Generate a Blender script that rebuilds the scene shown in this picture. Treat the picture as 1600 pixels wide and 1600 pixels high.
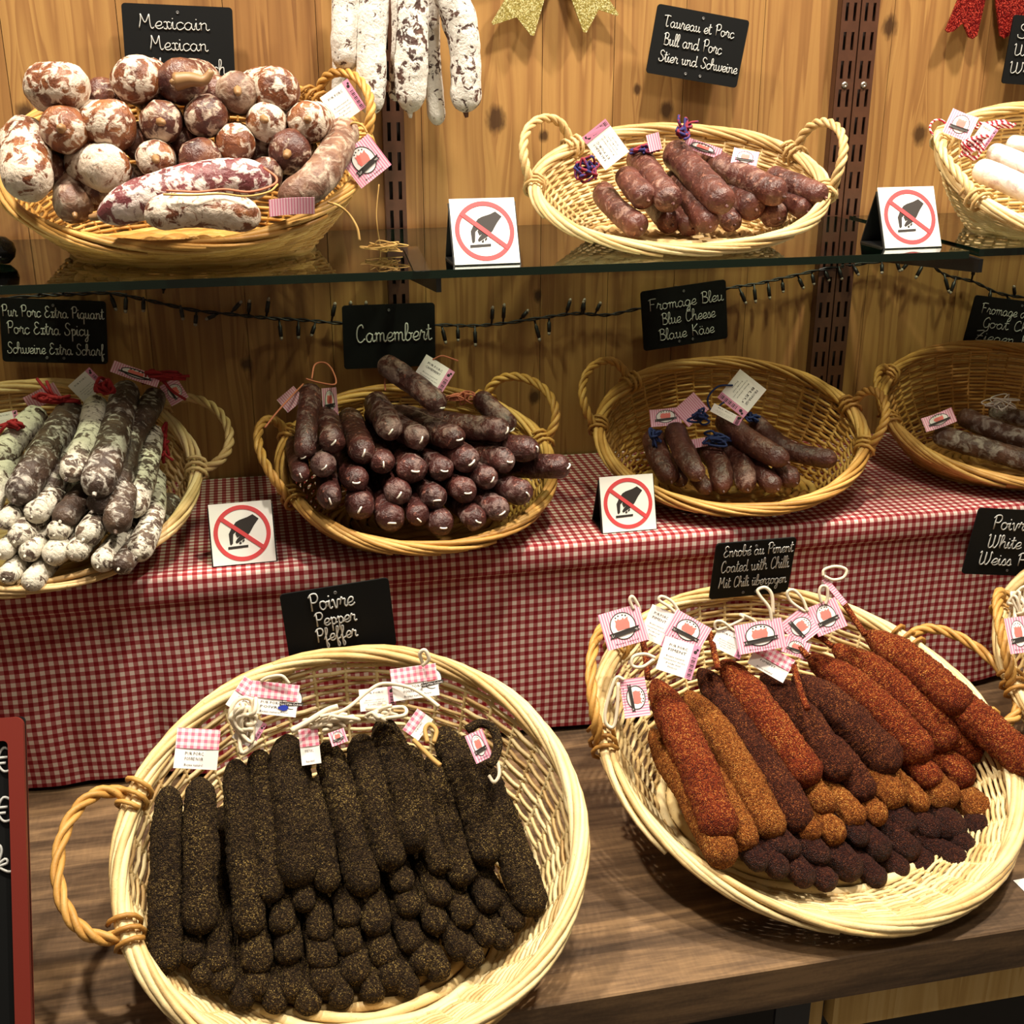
import bpy, math, random
from mathutils import Vector, Matrix, noise

for o in list(bpy.data.objects):
    bpy.data.objects.remove(o)
SC = bpy.context.scene
COL = SC.collection
R = math.radians
rnd = random.Random(7)
V = Vector

# ------------------------------------------------------------------ camera, world, light, exposure
FPX = 1900.0
PITCH, YAW = R(20.55), R(12.48)
CAM = V((0, -1.5, 1.588))
FW = V((math.sin(YAW) * math.cos(PITCH), math.cos(YAW) * math.cos(PITCH), -math.sin(PITCH)))
RT = V((math.cos(YAW), -math.sin(YAW), 0))
UP = RT.cross(FW)
cd = bpy.data.cameras.new('camera')
cd.sensor_width = 36
cd.lens = 36 * FPX / 1600
cd.clip_start = .05
cam = bpy.data.objects.new('camera', cd)
COL.objects.link(cam)
cam.matrix_world = Matrix(((RT.x, UP.x, -FW.x, CAM.x), (RT.y, UP.y, -FW.y, CAM.y), (RT.z, UP.z, -FW.z, CAM.z), (0, 0, 0, 1)))
SC.camera = cam

w = bpy.data.worlds.new('world')
SC.world = w
w.use_nodes = True
w.node_tree.nodes['Background'].inputs[0].default_value = (1, .80, .58, 1)
w.node_tree.nodes['Background'].inputs[1].default_value = .11


def area(name, loc, target, size, power, col=(1, .90, .74)):
    ld = bpy.data.lights.new(name, 'AREA')
    ld.shape = 'DISK'
    ld.size = size
    ld.energy = power
    ld.color = col
    ld.spread = R(130)
    o = bpy.data.objects.new(name, ld)
    COL.objects.link(o)
    o.location = loc
    o.rotation_euler = (V(target) - V(loc)).to_track_quat('-Z', 'Y').to_euler()
    return o


area('front_fill', (-.32, -.50, 2.70), (-.15, -.3, 1.2), .10, 10.5)
area('front_fill', (.45, -.66, 2.70), (.40, -.40, 1.1), .10, 8.5)
area('front_fill', (1.10, -.50, 2.70), (.80, -.38, 1.2), .10, 10.5)
area('front_fill', (.35, -1.45, 2.75), (.35, -.5, .95), .25, 3.5)  # added fill light with no fixture behind it, brightens the gingham front
SC.view_settings.view_transform = 'Standard'
SC.view_settings.look = 'None'
SC.view_settings.gamma = 1
SC.view_settings.use_curve_mapping = False
SC.view_settings.exposure = .75

# ------------------------------------------------------------------ pixel -> point helpers (photo frame 1600 x 1600)
def ray(x, y):
    return FW + RT * ((x - 800) / FPX) - UP * ((y - 800) / FPX)


def on_plane(x, y, p0, n):
    d = ray(x, y)
    return CAM + d * ((V(p0) - CAM).dot(n) / d.dot(n))


def onY(x, y, Y):
    return on_plane(x, y, (0, Y, 0), V((0, 1, 0)))


def onZ(x, y, Z):
    return on_plane(x, y, (0, 0, Z), V((0, 0, 1)))


def depth(p):
    return (p - CAM).dot(FW)


def px2m(p, n):
    return n * depth(p) / FPX


WORK, RISE, GLASS = .85, 1.089, 1.394     # heights of worktop, cloth-covered riser, glass shelf

# ------------------------------------------------------------------ material helpers
def hx(s, k=1.0):
    s = s.lstrip('#')
    r = []
    for i in (0, 2, 4):
        c = int(s[i:i + 2], 16) / 255
        r.append((c / 12.92 if c <= .04045 else ((c + .055) / 1.055) ** 2.4) * k)
    return (*r, 1)


class Mat:
    def __init__(s, name):
        s.m = bpy.data.materials.new(name)
        s.m.use_nodes = True
        s.t = s.m.node_tree
        s.b = s.t.nodes['Principled BSDF']

    def n(s, typ, ins=None, **props):
        nd = s.t.nodes.new('ShaderNode' + typ)
        for k, v in props.items():
            setattr(nd, k, v)
        for k, v in (ins or {}).items():
            if isinstance(v, bpy.types.NodeSocket):
                s.t.links.new(v, nd.inputs[k])
            else:
                nd.inputs[k].default_value = v
        return nd

    def math(s, op, a, b=0.0, c=0.0, clamp=False):
        nd = s.n('Math', {0: a, 1: b, 2: c}, operation=op)
        nd.use_clamp = clamp
        return nd.outputs[0]

    def mix(s, f, a, b):
        nd = s.n('Mix', {0: f, 6: a, 7: b}, data_type='RGBA')
        return nd.outputs[2]

    def ramp(s, f, stops, interp='LINEAR'):
        nd = s.n('ValToRGB', {0: f})
        cr = nd.color_ramp
        cr.interpolation = interp
        while len(cr.elements) > 1:
            cr.elements.remove(cr.elements[-1])
        for i, (p, c) in enumerate(stops):
            e = cr.elements[0] if i == 0 else cr.elements.new(p)
            e.position = p
            e.color = c if isinstance(c, tuple) else hx(c)
        return nd.outputs[0]

    def g(s, lo, hi, f):
        nd = s.n('MapRange', {0: f, 1: lo, 2: hi, 3: 0.0, 4: 1.0})
        return nd.outputs[0]

    def obj(s, scale=(1, 1, 1), rand=True, which='Object'):
        tc = s.n('TexCoord').outputs[which]
        if rand:
            r = s.n('ObjectInfo').outputs['Random']
            off = s.math('MULTIPLY', r, 37.0)
            cx = s.n('CombineXYZ', {0: off, 1: off, 2: off}).outputs[0]
            tc = s.n('VectorMath', {0: tc, 1: cx}, operation='ADD').outputs[0]
        return s.n('VectorMath', {0: tc, 1: scale}, operation='MULTIPLY').outputs[0]

    def noise(s, v, scale, detail=4, rough=.5, dist=0.0):
        return s.n('TexNoise', {'Vector': v, 'Scale': scale, 'Detail': detail, 'Roughness': rough, 'Distortion': dist}).outputs[0]

    def bump(s, h, strength=.3, dist=.002):
        nd = s.n('Bump', {'Height': h, 'Strength': strength, 'Distance': dist})
        s.t.links.new(nd.outputs[0], s.b.inputs['Normal'])

    def set(s, **kw):
        for k, v in kw.items():
            k = {'col': 'Base Color', 'rough': 'Roughness', 'metal': 'Metallic', 'spec': 'Specular IOR Level'}.get(k, k)
            if isinstance(v, bpy.types.NodeSocket):
                s.t.links.new(v, s.b.inputs[k])
            else:
                s.b.inputs[k].default_value = v
        return s.m


def plain(name, col, rough=.6, metal=0.0, spec=.5):
    return Mat(name).set(col=hx(col), rough=rough, metal=metal, spec=spec)


def wicker_mat(name, cols):
    m = Mat(name)
    r = m.n('NewGeometry').outputs['Random Per Island']
    v = m.obj()
    n1 = m.noise(v, 60, 3)
    n2 = m.noise(v, 420, 2)
    f = m.math('ADD', m.math('MULTIPLY', r, .6), m.math('MULTIPLY', n1, .4))
    c = m.ramp(f, [(.15, cols[0]), (.5, cols[1]), (.85, cols[2])])
    sp = m.g(.66, .74, n2)
    c = m.mix(m.math('MULTIPLY', sp, .45), c, hx(cols[3]))
    m.bump(n2, .25, .001)
    return m.set(col=c, rough=.5, spec=.35)


def meat_mat(name, base, mould, amt, mscale=55, soft=.06, rough=.5, bump=.35, fat=None, vary=.25, spec=.5, stretch=(1, 1, 1), lo=0.0):
    """dried sausage skin: mottled meat, a powdery white bloom over part of it, optional fat specks"""
    m = Mat(name)
    v = m.obj(stretch)
    rn = m.n('ObjectInfo').outputs['Random']
    nb = m.noise(v, 45, 5, .6)
    c = m.ramp(nb, [(.3, base[0]), (.5, base[1]), (.68, base[2])])
    nf = m.noise(v, 190, 3, .55)
    if fat:
        c = m.mix(m.math('MULTIPLY', m.g(.60, .70, nf), fat[1]), c, hx(fat[0]))
    nm = m.noise(v, mscale, 7, .62, .6)
    ng = m.noise(v, 14, 2)
    nm = m.math('ADD', nm, m.math('MULTIPLY', m.math('SUBTRACT', ng, .5), .45))
    r2 = m.math('FRACT', m.math('MULTIPLY', rn, 7.31))
    th = m.math('ADD', 1 - amt, m.math('MULTIPLY', m.math('SUBTRACT', r2, .5), vary))
    mm = m.n('MapRange', {0: m.math('SUBTRACT', nm, th), 1: -soft, 2: soft, 3: lo, 4: 1.0}).outputs[0]
    c = m.mix(m.math('MULTIPLY', mm, .93), c, m.mix(nf, hx(mould[0]), hx(mould[1])))
    m.bump(m.math('ADD', m.math('MULTIPLY', nm, .7), m.math('MULTIPLY', nf, .5)), bump, .004)
    rg = m.math('ADD', rough, m.math('MULTIPLY', mm, .3))
    return m.set(col=c, rough=rg, spec=spec)


def grain_mat(name, stops, scale, base=None, bump=.9, rough=.75, spec=.3):
    """skin rolled in crushed grains"""
    m = Mat(name)
    v = m.obj()
    vo = m.n('TexVoronoi', {'Vector': v, 'Scale': scale, 'Randomness': 1.0})
    vals = m.n('SeparateColor', {0: vo.outputs['Color']}).outputs[0]
    big = m.noise(v, 28, 3)
    f = m.math('ADD', m.math('MULTIPLY', vals, .75), m.math('MULTIPLY', big, .35))
    c = m.ramp(f, stops)
    fine = m.noise(v, scale * 1.6, 2)
    h = m.math('ADD', m.math('MULTIPLY', vo.outputs['Distance'], -.8), m.math('MULTIPLY', fine, .5))
    m.bump(h, bump, .003)
    return m.set(col=c, rough=rough, spec=spec)


def stripe_mat(name, a, b, period, axis=0, duty=.5, check=False, mid=None):
    m = Mat(name)
    s = m.n('SeparateXYZ', {0: m.obj(rand=False)})

    def band(o):
        return m.math('GREATER_THAN', m.math('FRACT', m.math('DIVIDE', m.math('ADD', o, 1.0), period)), duty)
    f = band(s.outputs[axis])
    if check:
        f2 = band(s.outputs[1 - axis])
        f = m.math('MULTIPLY', m.math('ADD', f, f2), .5)
    return m.set(col=m.mix(f, hx(a), hx(b)), rough=.55)


# ------------------------------------------------------------------ mesh helpers
def catmull(P, n=6, closed=False):
    P = [V(p) for p in P]
    if len(P) < 3 and not closed:
        return [P[0].lerp(P[-1], i / n) for i in range(n + 1)]
    out = []
    L = len(P)
    segs = L if closed else L - 1
    for i in range(segs):
        if closed:
            a, b, c, d = P[i - 1], P[i], P[(i + 1) % L], P[(i + 2) % L]
        else:
            a = P[i - 1] if i else P[0] * 2 - P[1]
            b, c = P[i], P[i + 1]
            d = P[i + 2] if i + 2 < L else P[-1] * 2 - P[-2]
        for k in range(n):
            t = k / n
            out.append(.5 * (2 * b + (c - a) * t + (2 * a - 5 * b + 4 * c - d) * t * t + (3 * b - a - 3 * c + d) * t ** 3))
    if not closed:
        out.append(P[-1].copy())
    return out


class MB:
    def __init__(s):
        s.v, s.f, s.mi, s.uv = [], [], [], None

    def add(s, vs, fs, mi=0):
        k = len(s.v)
        s.v += [V(v) for v in vs]
        for f in fs:
            s.f.append([k + i for i in f])
            s.mi.append(mi)

    def box(s, c, d, mi=0, M=None, ch=0.0):
        c, d = V(c), V(d) / 2
        if ch <= 0:
            vs = [V((x, y, z)) for x in (-d.x, d.x) for y in (-d.y, d.y) for z in (-d.z, d.z)]
            fs = [(0, 1, 3, 2), (4, 6, 7, 4), (0, 4, 5, 1), (2, 3, 7, 6), (0, 2, 6, 4), (1, 5, 7, 3)]
        else:   # octagon-section prism along x
            pr = [(-d.y + ch, -d.z), (d.y - ch, -d.z), (d.y, -d.z + ch), (d.y, d.z - ch), (d.y - ch, d.z), (-d.y + ch, d.z), (-d.y, d.z - ch), (-d.y, -d.z + ch)]
            vs = [V((x, a, b)) for x in (-d.x, d.x) for a, b in pr]
            fs = [tuple(reversed(range(8))), tuple(range(8, 16))] + [(i, (i + 1) % 8, 8 + (i + 1) % 8, 8 + i) for i in range(8)]
        if M:
            vs = [M @ v for v in vs]
        s.add([v + c for v in vs], fs, mi)

    def tube(s, P, r, k=6, closed=False, mi=0, caps=True):
        P = [V(p) for p in P]
        n = len(P)
        rr = r if hasattr(r, '__len__') else [r] * n
        T = []
        for i in range(n):
            if closed:
                t = P[(i + 1) % n] - P[i - 1]
            else:
                t = P[min(i + 1, n - 1)] - P[max(i - 1, 0)]
            T.append(t.normalized() if t.length > 1e-9 else V((0, 0, 1)))
        ref = V((0, 0, 1)) if abs(T[0].z) < .9 else V((1, 0, 0))
        u = (ref - T[0] * ref.dot(T[0])).normalized()
        vs = []
        for i in range(n):
            u = u - T[i] * u.dot(T[i])
            u = u.normalized() if u.length > 1e-6 else T[i].orthogonal().normalized()
            b = T[i].cross(u)
            for j in range(k):
                a = 2 * math.pi * j / k
                vs.append(P[i] + (u * math.cos(a) + b * math.sin(a)) * rr[i])
        fs = []
        for i in range(n if closed else n - 1):
            i2 = (i + 1) % n
            for j in range(k):
                j2 = (j + 1) % k
                fs.append((i * k + j, i * k + j2, i2 * k + j2, i2 * k + j))
        if caps and not closed:
            fs.append(tuple(reversed(range(k))))
            fs.append(tuple(range((n - 1) * k, n * k)))
        s.add(vs, fs, mi)

    def prism(s, poly, z0, z1, mi=0, M=None):
        """extrude a polygon of (x, y) from z0 to z1"""
        n = len(poly)
        ar = sum(poly[i][0] * poly[(i + 1) % n][1] - poly[(i + 1) % n][0] * poly[i][1] for i in range(n))
        if ar < 0:
            poly = poly[::-1]
        vs = [V((x, y, z0)) for x, y in poly] + [V((x, y, z1)) for x, y in poly]
        if M:
            vs = [M @ v for v in vs]
        s.add(vs, [tuple(reversed(range(n))), tuple(range(n, 2 * n))] + [(i, (i + 1) % n, n + (i + 1) % n, n + i) for i in range(n)], mi)

    def ringplate(s, cx, cy, rx, ry, tx, z0, z1, mi=0, n=48):
        vs, fs = [], []
        for i in range(n):
            a = 2 * math.pi * i / n
            c, q = math.cos(a), math.sin(a)
            vs += [(cx + rx * c, cy + ry * q, z0), (cx + (rx - tx) * c, cy + (ry - tx) * q, z0), (cx + rx * c, cy + ry * q, z1), (cx + (rx - tx) * c, cy + (ry - tx) * q, z1)]
        for i in range(n):
            a, b = 4 * i, 4 * ((i + 1) % n)
            fs += [(a + 2, b + 2, b + 3, a + 3), (a, b, b + 2, a + 2), (a + 1, a + 3, b + 3, b + 1), (a, a + 1, b + 1, b)]
        s.add(vs, fs, mi)

    def lathe(s, prof, n=24, mi=0, M=None):
        vs = []
        for r, z in prof:
            for j in range(n):
                a = 2 * math.pi * j / n
                vs.append(V((r * math.cos(a), r * math.sin(a), z)))
        if M:
            vs = [M @ v for v in vs]
        fs = []
        for i in range(len(prof) - 1):
            for j in range(n):
                j2 = (j + 1) % n
                fs.append((i * n + j, i * n + j2, (i + 1) * n + j2, (i + 1) * n + j))
        fs += [tuple(reversed(range(n))), tuple(range((len(prof) - 1) * n, len(prof) * n))]
        s.add(vs, fs, mi)

    def build(s, name, mats, parent=None, M=None, smooth=True):
        me = bpy.data.meshes.new(name)
        me.from_pydata([tuple(v) for v in s.v], [], s.f)
        for m in (mats if isinstance(mats, (list, tuple)) else [mats]):
            me.materials.append(m)
        me.polygons.foreach_set('material_index', s.mi)
        if smooth:
            me.polygons.foreach_set('use_smooth', [True] * len(me.polygons))
        if s.uv:
            ul = me.uv_layers.new(name='UVMap')
            for l in me.loops:
                ul.data[l.index].uv = s.uv[l.vertex_index]
        me.update()
        o = bpy.data.objects.new(name, me)
        COL.objects.link(o)
        if parent:
            o.parent = parent
        elif M:
            o.matrix_world = M
        return o


def tag(o, label=None, cat=None, group=None, kind=None):
    if label: o['label'] = label
    if cat: o['category'] = cat
    if group: o['group'] = group
    if kind: o['kind'] = kind
    return o


def thing(name, label, cat, M, group=None):
    o = bpy.data.objects.new(name, None)
    COL.objects.link(o)
    o.matrix_world = M
    o.empty_display_size = .02
    return tag(o, label, cat, group)


def frame(o, x, y, z):
    return Matrix(((x.x, y.x, z.x, o.x), (x.y, y.y, z.y, o.y), (x.z, y.z, z.z, o.z), (0, 0, 0, 1)))


def struct(o):
    o['kind'] = 'structure'
    return o


NTH = ['leftmost', 'second from left', 'third from left', 'fourth from left', 'fifth from left', 'sixth from left', 'seventh from left', 'eighth from left', 'ninth from left', 'tenth from left', 'eleventh from left', 'twelfth from left', 'thirteenth from left', 'fourteenth from left', 'fifteenth from left', 'sixteenth from left'] + [q + ' from left' for q in ('seventeenth', 'eighteenth', 'nineteenth', 'twentieth', 'twenty-first', 'twenty-second')]

# ------------------------------------------------------------------ materials
M_black = plain('black_plastic', '#0d0d0e', .45)
M_board = plain('slate_black', '#08090a', .7, 0.0, .2)
M_chalk = plain('chalk_white', '#bdbdba', .9, 0.0, .1)
M_white = plain('sign_white', '#f3f1ec', .5)
M_red = plain('sign_red', '#d4484c', .5)
M_print = plain('print_dark', '#2a2320', .6)
M_paper = plain('paper_white', '#f2ece8', .6)
M_pink = plain('paper_pink', '#d98fb0', .6)
M_pig = plain('print_coral', '#ee7a70', .6)
M_stripe = stripe_mat('pink_pinstripe_paper', '#f0c9d6', '#dd87a4', .0026, 0)
M_ging_tag = stripe_mat('pink_gingham_paper', '#f6e3e6', '#e7738f', .0056, 0, check=True)
M_twine = plain('cream_twine', '#d9cbb2', .9)
M_straw = plain('straw_twine', '#b08a4c', .8)
M_rosetwine = plain('rose_twine', '#b5694e', .85)
M_redyarn = plain('red_yarn', '#8e1119', .85)
M_blueyarn = plain('blue_yarn', '#1c2a5a', .85)
M_casing = plain('dry_casing', '#8a663f', .5)
M_clip = plain('white_clip', '#e9e2d6', .3, .2)
M_steel = plain('screw_steel', '#b9b2a8', .3, .9)
M_wick_pale = wicker_mat('pale_willow', ['#b8925a', '#d8bd86', '#e9d5a6', '#6a4620'])
M_wick_mid = wicker_mat('straw_willow', ['#a98450', '#cbab76', '#dcc294', '#6e4722'])
M_wick_honey = wicker_mat('honey_willow', ['#97692f', '#bb8c47', '#d2a865', '#623c1a'])

m = Mat('red_white_cord')
sx = m.n('SeparateXYZ', {0: m.obj(rand=False)})
f = m.math('GREATER_THAN', m.math('FRACT', m.math('MULTIPLY', m.math('ADD', m.math('ADD', sx.outputs[0], sx.outputs[1]), m.math('ADD', sx.outputs[2], 3.0)), 150.0)), .5)
M_rwcord = m.set(col=m.mix(f, hx('#a3182c'), hx('#f0dcdc')), rough=.8)
m = Mat('blue_red_yarn')
f = m.g(.47, .53, m.noise(m.obj(), 160, 2))
M_bryarn = m.set(col=m.mix(f, hx('#23215e'), hx('#7d1c2e')), rough=.85)

M_mex = meat_mat('mexican_skin', ['#4a2418', '#744024', '#8f5c36'], ['#b39c84', '#e6dacb'], .495, 88, .035, .42, .8, vary=.07)
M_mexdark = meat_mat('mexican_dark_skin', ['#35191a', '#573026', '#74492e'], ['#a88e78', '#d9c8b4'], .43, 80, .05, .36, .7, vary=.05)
M_mexred = meat_mat('mexican_red_skin', ['#4e2024', '#6c3336', '#83484a'], ['#b9a39a', '#e8dcd6'], .505, 95, .035, .42, .7, vary=.05)
M_mexgrey = meat_mat('mexican_grey_skin', ['#523528', '#6c4a3a', '#86664e'], ['#a08b78', '#cbb9a6'], .45, 80, .10, .5, .6, vary=.06)
M_hang = meat_mat('white_bloom_skin', ['#33211c', '#4a302a', '#644438'], ['#cfc8be', '#f3efe8'], .575, 120, .022, .6, .7, vary=.05)
M_taur = meat_mat('bull_skin', ['#381c19', '#522b25', '#683c32'], ['#7e5c52', '#a08274'], .36, 90, .08, .36, .8, fat=('#9a6a58', .75), vary=.1)
M_spw = meat_mat('spicy_white_skin', ['#3a2b22', '#524034', '#6a5544'], ['#bdb39e', '#e9e3d3'], .55, 115, .04, .6, .8, vary=.07, stretch=(1, 1, 1.5))
M_spd = meat_mat('spicy_dark_skin', ['#2c1d16', '#423025', '#574232'], ['#978d82', '#cfc9bd'], .415, 110, .06, .5, .8, vary=.09, stretch=(1, 1, 1.3))
M_cam = meat_mat('camembert_skin', ['#2b1412', '#401f1c', '#552e29'], ['#6a504c', '#8c746c'], .40, 85, .08, .38, .9, fat=('#8f5a4c', .75), vary=.12)
M_bleu = meat_mat('blue_cheese_skin', ['#381b18', '#4b2721', '#5e352c'], ['#72524a', '#93746a'], .33, 90, .08, .36, .9, fat=('#7e5244', .6), vary=.08)
M_goat = meat_mat('goat_skin', ['#38211a', '#513327', '#664536'], ['#85776e', '#a89c92'], .40, 85, .06, .42, .8, vary=.12)
M_boar = meat_mat('white_skin', ['#a78a86', '#c9aca6', '#d8c2bc'], ['#e2d3cb', '#f7efe8'], .60, 60, .06, .6, .35, vary=.03)
M_pep = grain_mat('pepper_coat', [(.10, '#110b07'), (.45, '#281c12'), (.68, '#3c2d1c'), (.84, '#584628'), (.97, '#927a46')], 980, bump=1.0, spec=.12)
M_chr = grain_mat('chilli_coat', [(.10, '#3a120a'), (.40, '#63200d'), (.62, '#7f3113'), (.82, '#9c5023'), (.97, '#c88a45')], 900, spec=.15)
M_cho = grain_mat('chilli_orange_coat', [(.10, '#47200b'), (.40, '#6f3812'), (.62, '#8a4c1b'), (.82, '#a3662c'), (.97, '#cb944c')], 900, spec=.15)
M_chd = grain_mat('chilli_dark_coat', [(.10, '#220c08'), (.45, '#3b190f'), (.68, '#522414'), (.85, '#6e3a1f'), (.97, '#a06030')], 900, spec=.15)
M_chdd = grain_mat('chilli_deep_coat', [(.10, '#180a08'), (.5, '#2c120f'), (.75, '#3e1c14'), (.97, '#5e3420')], 900, rough=.55, spec=.2)

# pine boards of the wall
def pine(name, dark, mid, light, knots=(), axis='z'):
    m = Mat(name)
    tc = m.n('TexCoord').outputs['Object']
    r = m.n('NewGeometry').outputs['Random Per Island']
    sp = m.n('SeparateXYZ', {0: tc})
    X, Z = (sp.outputs[0], sp.outputs[2]) if axis == 'z' else (sp.outputs[2], sp.outputs[0])
    kd = None
    bend = None
    for (kx, kz, kr) in knots:
        dx = m.math('MULTIPLY', m.math('SUBTRACT', X, kx), 1 / kr)
        dz = m.math('MULTIPLY', m.math('SUBTRACT', Z, kz), .75 / kr)
        d = m.math('SQRT', m.math('ADD', m.math('MULTIPLY', dx, dx), m.math('MULTIPLY', dz, dz)))
        kd = d if kd is None else m.math('MINIMUM', kd, d)
        dzz = m.math('MULTIPLY', dz, .28)
        e = m.math('EXPONENT', m.math('MULTIPLY', m.math('ADD', m.math('MULTIPLY', dx, m.math('MULTIPLY', dx, .25)), m.math('MULTIPLY', dzz, dzz)), -1.0))
        b = m.math('MULTIPLY', m.math('MULTIPLY', e, kr * 1.1), m.math('SIGN', dx))
        bend = b if bend is None else m.math('ADD', bend, b)
    Xg = m.math('SUBTRACT', X, bend) if bend is not None else X
    v = m.n('CombineXYZ', {0: m.math('ADD', Xg, m.math('MULTIPLY', r, 9.0)), 1: m.math('MULTIPLY', r, 5.0), 2: m.math('MULTIPLY', Z, .045)}).outputs[0]
    wv = m.noise(v, 22, 3, .5, .3)
    fine = m.noise(m.n('VectorMath', {0: v, 1: (1, 1, .35)}, operation='MULTIPLY').outputs[0], 260, 3, .6)
    g = m.math('FRACT', m.math('MULTIPLY', wv, 9.0))
    line = m.ramp(g, [(0, (1, 1, 1, 1)), (.55, (.15, .15, .15, 1)), (.9, (.05, .05, .05, 1)), (1, (1, 1, 1, 1))])
    f = m.math('ADD', m.math('MULTIPLY', line, .34), m.math('ADD', m.math('MULTIPLY', fine, .35), m.math('MULTIPLY', r, .28)))
    c = m.ramp(f, [(.18, light), (.5, mid), (.95, dark)])
    if kd is not None:
        kn = m.noise(m.n('VectorMath', {0: tc, 1: (1, 1, .4)}, operation='MULTIPLY').outputs[0], 160, 3)
        k2 = m.math('ADD', kd, m.math('MULTIPLY', m.math('SUBTRACT', kn, .5), 1.1))
        c = m.mix(m.n('MapRange', {0: k2, 1: .55, 2: 1.25, 3: .9, 4: 0.0}).outputs[0], c, hx('#38210f'))
    m.bump(m.math('ADD', fine, m.math('MULTIPLY', line, .5)), .12, .001)
    return m.set(col=c, rough=.48, spec=.35)


def wallpt(x, y):
    p = onY(x, y, 0)
    return (p.x, p.z)


KN = [(775, 186, .012), (850, 212, .006), (1390, 42, .010), (995, 140, .005), (1042, 172, .009), (1437, 210, .010), (385, 568, .007), (835, 620, .008), (840, 462, .006), (40, 180, .010)]
M_wall = pine('pine_boards', '#6b4526', '#8f663a', '#a57d48', [(*wallpt(x, y), r) for x, y, r in KN])
M_pine = pine('pale_pine', '#a8803f', '#cba764', '#dcbd80', [], 'z')

m = Mat('walnut_laminate')
tc = m.n('TexCoord').outputs['Object']
v = m.n('VectorMath', {0: tc, 1: (.09, 1, 1)}, operation='MULTIPLY').outputs[0]
n1 = m.noise(v, 26, 6, .6, .8)
n2 = m.noise(v, 190, 4, .6)
n3 = m.noise(m.n('VectorMath', {0: tc, 1: (1, .2, 1)}, operation='MULTIPLY').outputs[0], 300, 2)
f = m.math('ADD', m.math('MULTIPLY', n1, .75), m.math('ADD', m.math('MULTIPLY', n2, .3), m.math('MULTIPLY', n3, .08)))
c = m.ramp(f, [(.36, '#2a1f17'), (.48, '#493829'), (.58, '#644e39'), (.70, '#8a6d4e')])
m.bump(n2, .08, .001)
M_walnut = m.set(col=c, rough=.42, spec=.4)

m = Mat('brown_enamel')
n = m.noise(m.obj(), 90, 3)
M_rail = m.set(col=m.mix(n, hx('#3f271b'), hx('#553526')), rough=.38, spec=.5)

m = Mat('red_gingham')
uv = m.n('SeparateXYZ', {0: m.n('TexCoord').outputs['UV']})
PER = .0098
fx = m.math('GREATER_THAN', m.math('FRACT', m.math('DIVIDE', uv.outputs[0], PER)), .5)
fy = m.math('GREATER_THAN', m.math('FRACT', m.math('DIVIDE', uv.outputs[1], PER)), .5)
s2 = m.math('ADD', fx, fy)
c = m.ramp(m.math('MULTIPLY', s2, .5), [(0, '#ddcbc0'), (.35, '#a8605f'), (.8, '#82141f')], 'CONSTANT')
wv = m.noise(m.n('VectorMath', {0: m.n('TexCoord').outputs['UV'], 1: (1, 1, 1)}, operation='MULTIPLY').outputs[0], 1800, 1)
c = m.mix(m.math('MULTIPLY', wv, .25), c, hx('#5c3a36'))
m.bump(wv, .15, .0005)
M_ging = m.set(col=c, rough=.85, spec=.15)


def glass_mat(name, tint, rough=0.0):
    m = Mat(name)
    tr = m.n('BsdfTransparent', {0: hx(tint)}).outputs[0]
    gl = m.n('BsdfGlossy', {0: (1, 1, 1, 1), 'Roughness': rough}).outputs[0]
    fr = m.n('Fresnel', {0: 1.5}).outputs[0]
    mx = m.n('MixShader', {0: fr, 1: tr, 2: gl}).outputs[0]
    m.t.links.new(mx, m.t.nodes['Material Output'].inputs[0])
    return m.m


M_glass = glass_mat('clear_glass', '#d3dccf')
M_edge = plain('green_glass_edge', '#0d1a12', .12)
M_clear = glass_mat('clear_plastic', '#e6e4de', .1)


def glitter(name, a, b, c3):
    m = Mat(name)
    vo = m.n('TexVoronoi', {'Vector': m.obj(rand=False), 'Scale': 900.0})
    q = m.n('SeparateColor', {0: vo.outputs['Color']})
    c = m.ramp(q.outputs[0], [(.1, a), (.6, b), (.95, c3)])
    m.bump(q.outputs[1], .8, .002)
    return m.set(col=c, rough=.32, metal=.45)


M_gold = glitter('gold_glitter', '#8a7a3a', '#bba95c', '#f4ecb4')
M_redgl = glitter('red_glitter', '#4a0607', '#7e0d10', '#d8503f')

# ------------------------------------------------------------------ the setting
mb = MB()
edges = [-1.0, -.85, -.72]
edges += [wallpt(x, 250)[0] for x in (-150, 30, 206, 366, 505, 660, 846, 955, 1062, 1180, 1374, 1520)]
x = edges[-1]
while x < 1.9:
    x += .135
    edges.append(x)
for a, b in zip(edges, edges[1:]):
    mb.box(((a + b) / 2, .011, 1.6), (b - a - .0007, .022, 2.4), 0)
mb.box((.45, .03, 1.6), (2.95, .012, 2.4), 0)
struct(mb.build('wall_back', M_wall, smooth=False))
mb = MB()
mb.box((.45, -1.2, -.02), (3.2, 2.6, .04))
struct(mb.build('floor', plain('floor_grey', '#6b655e', .6), smooth=False))

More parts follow.
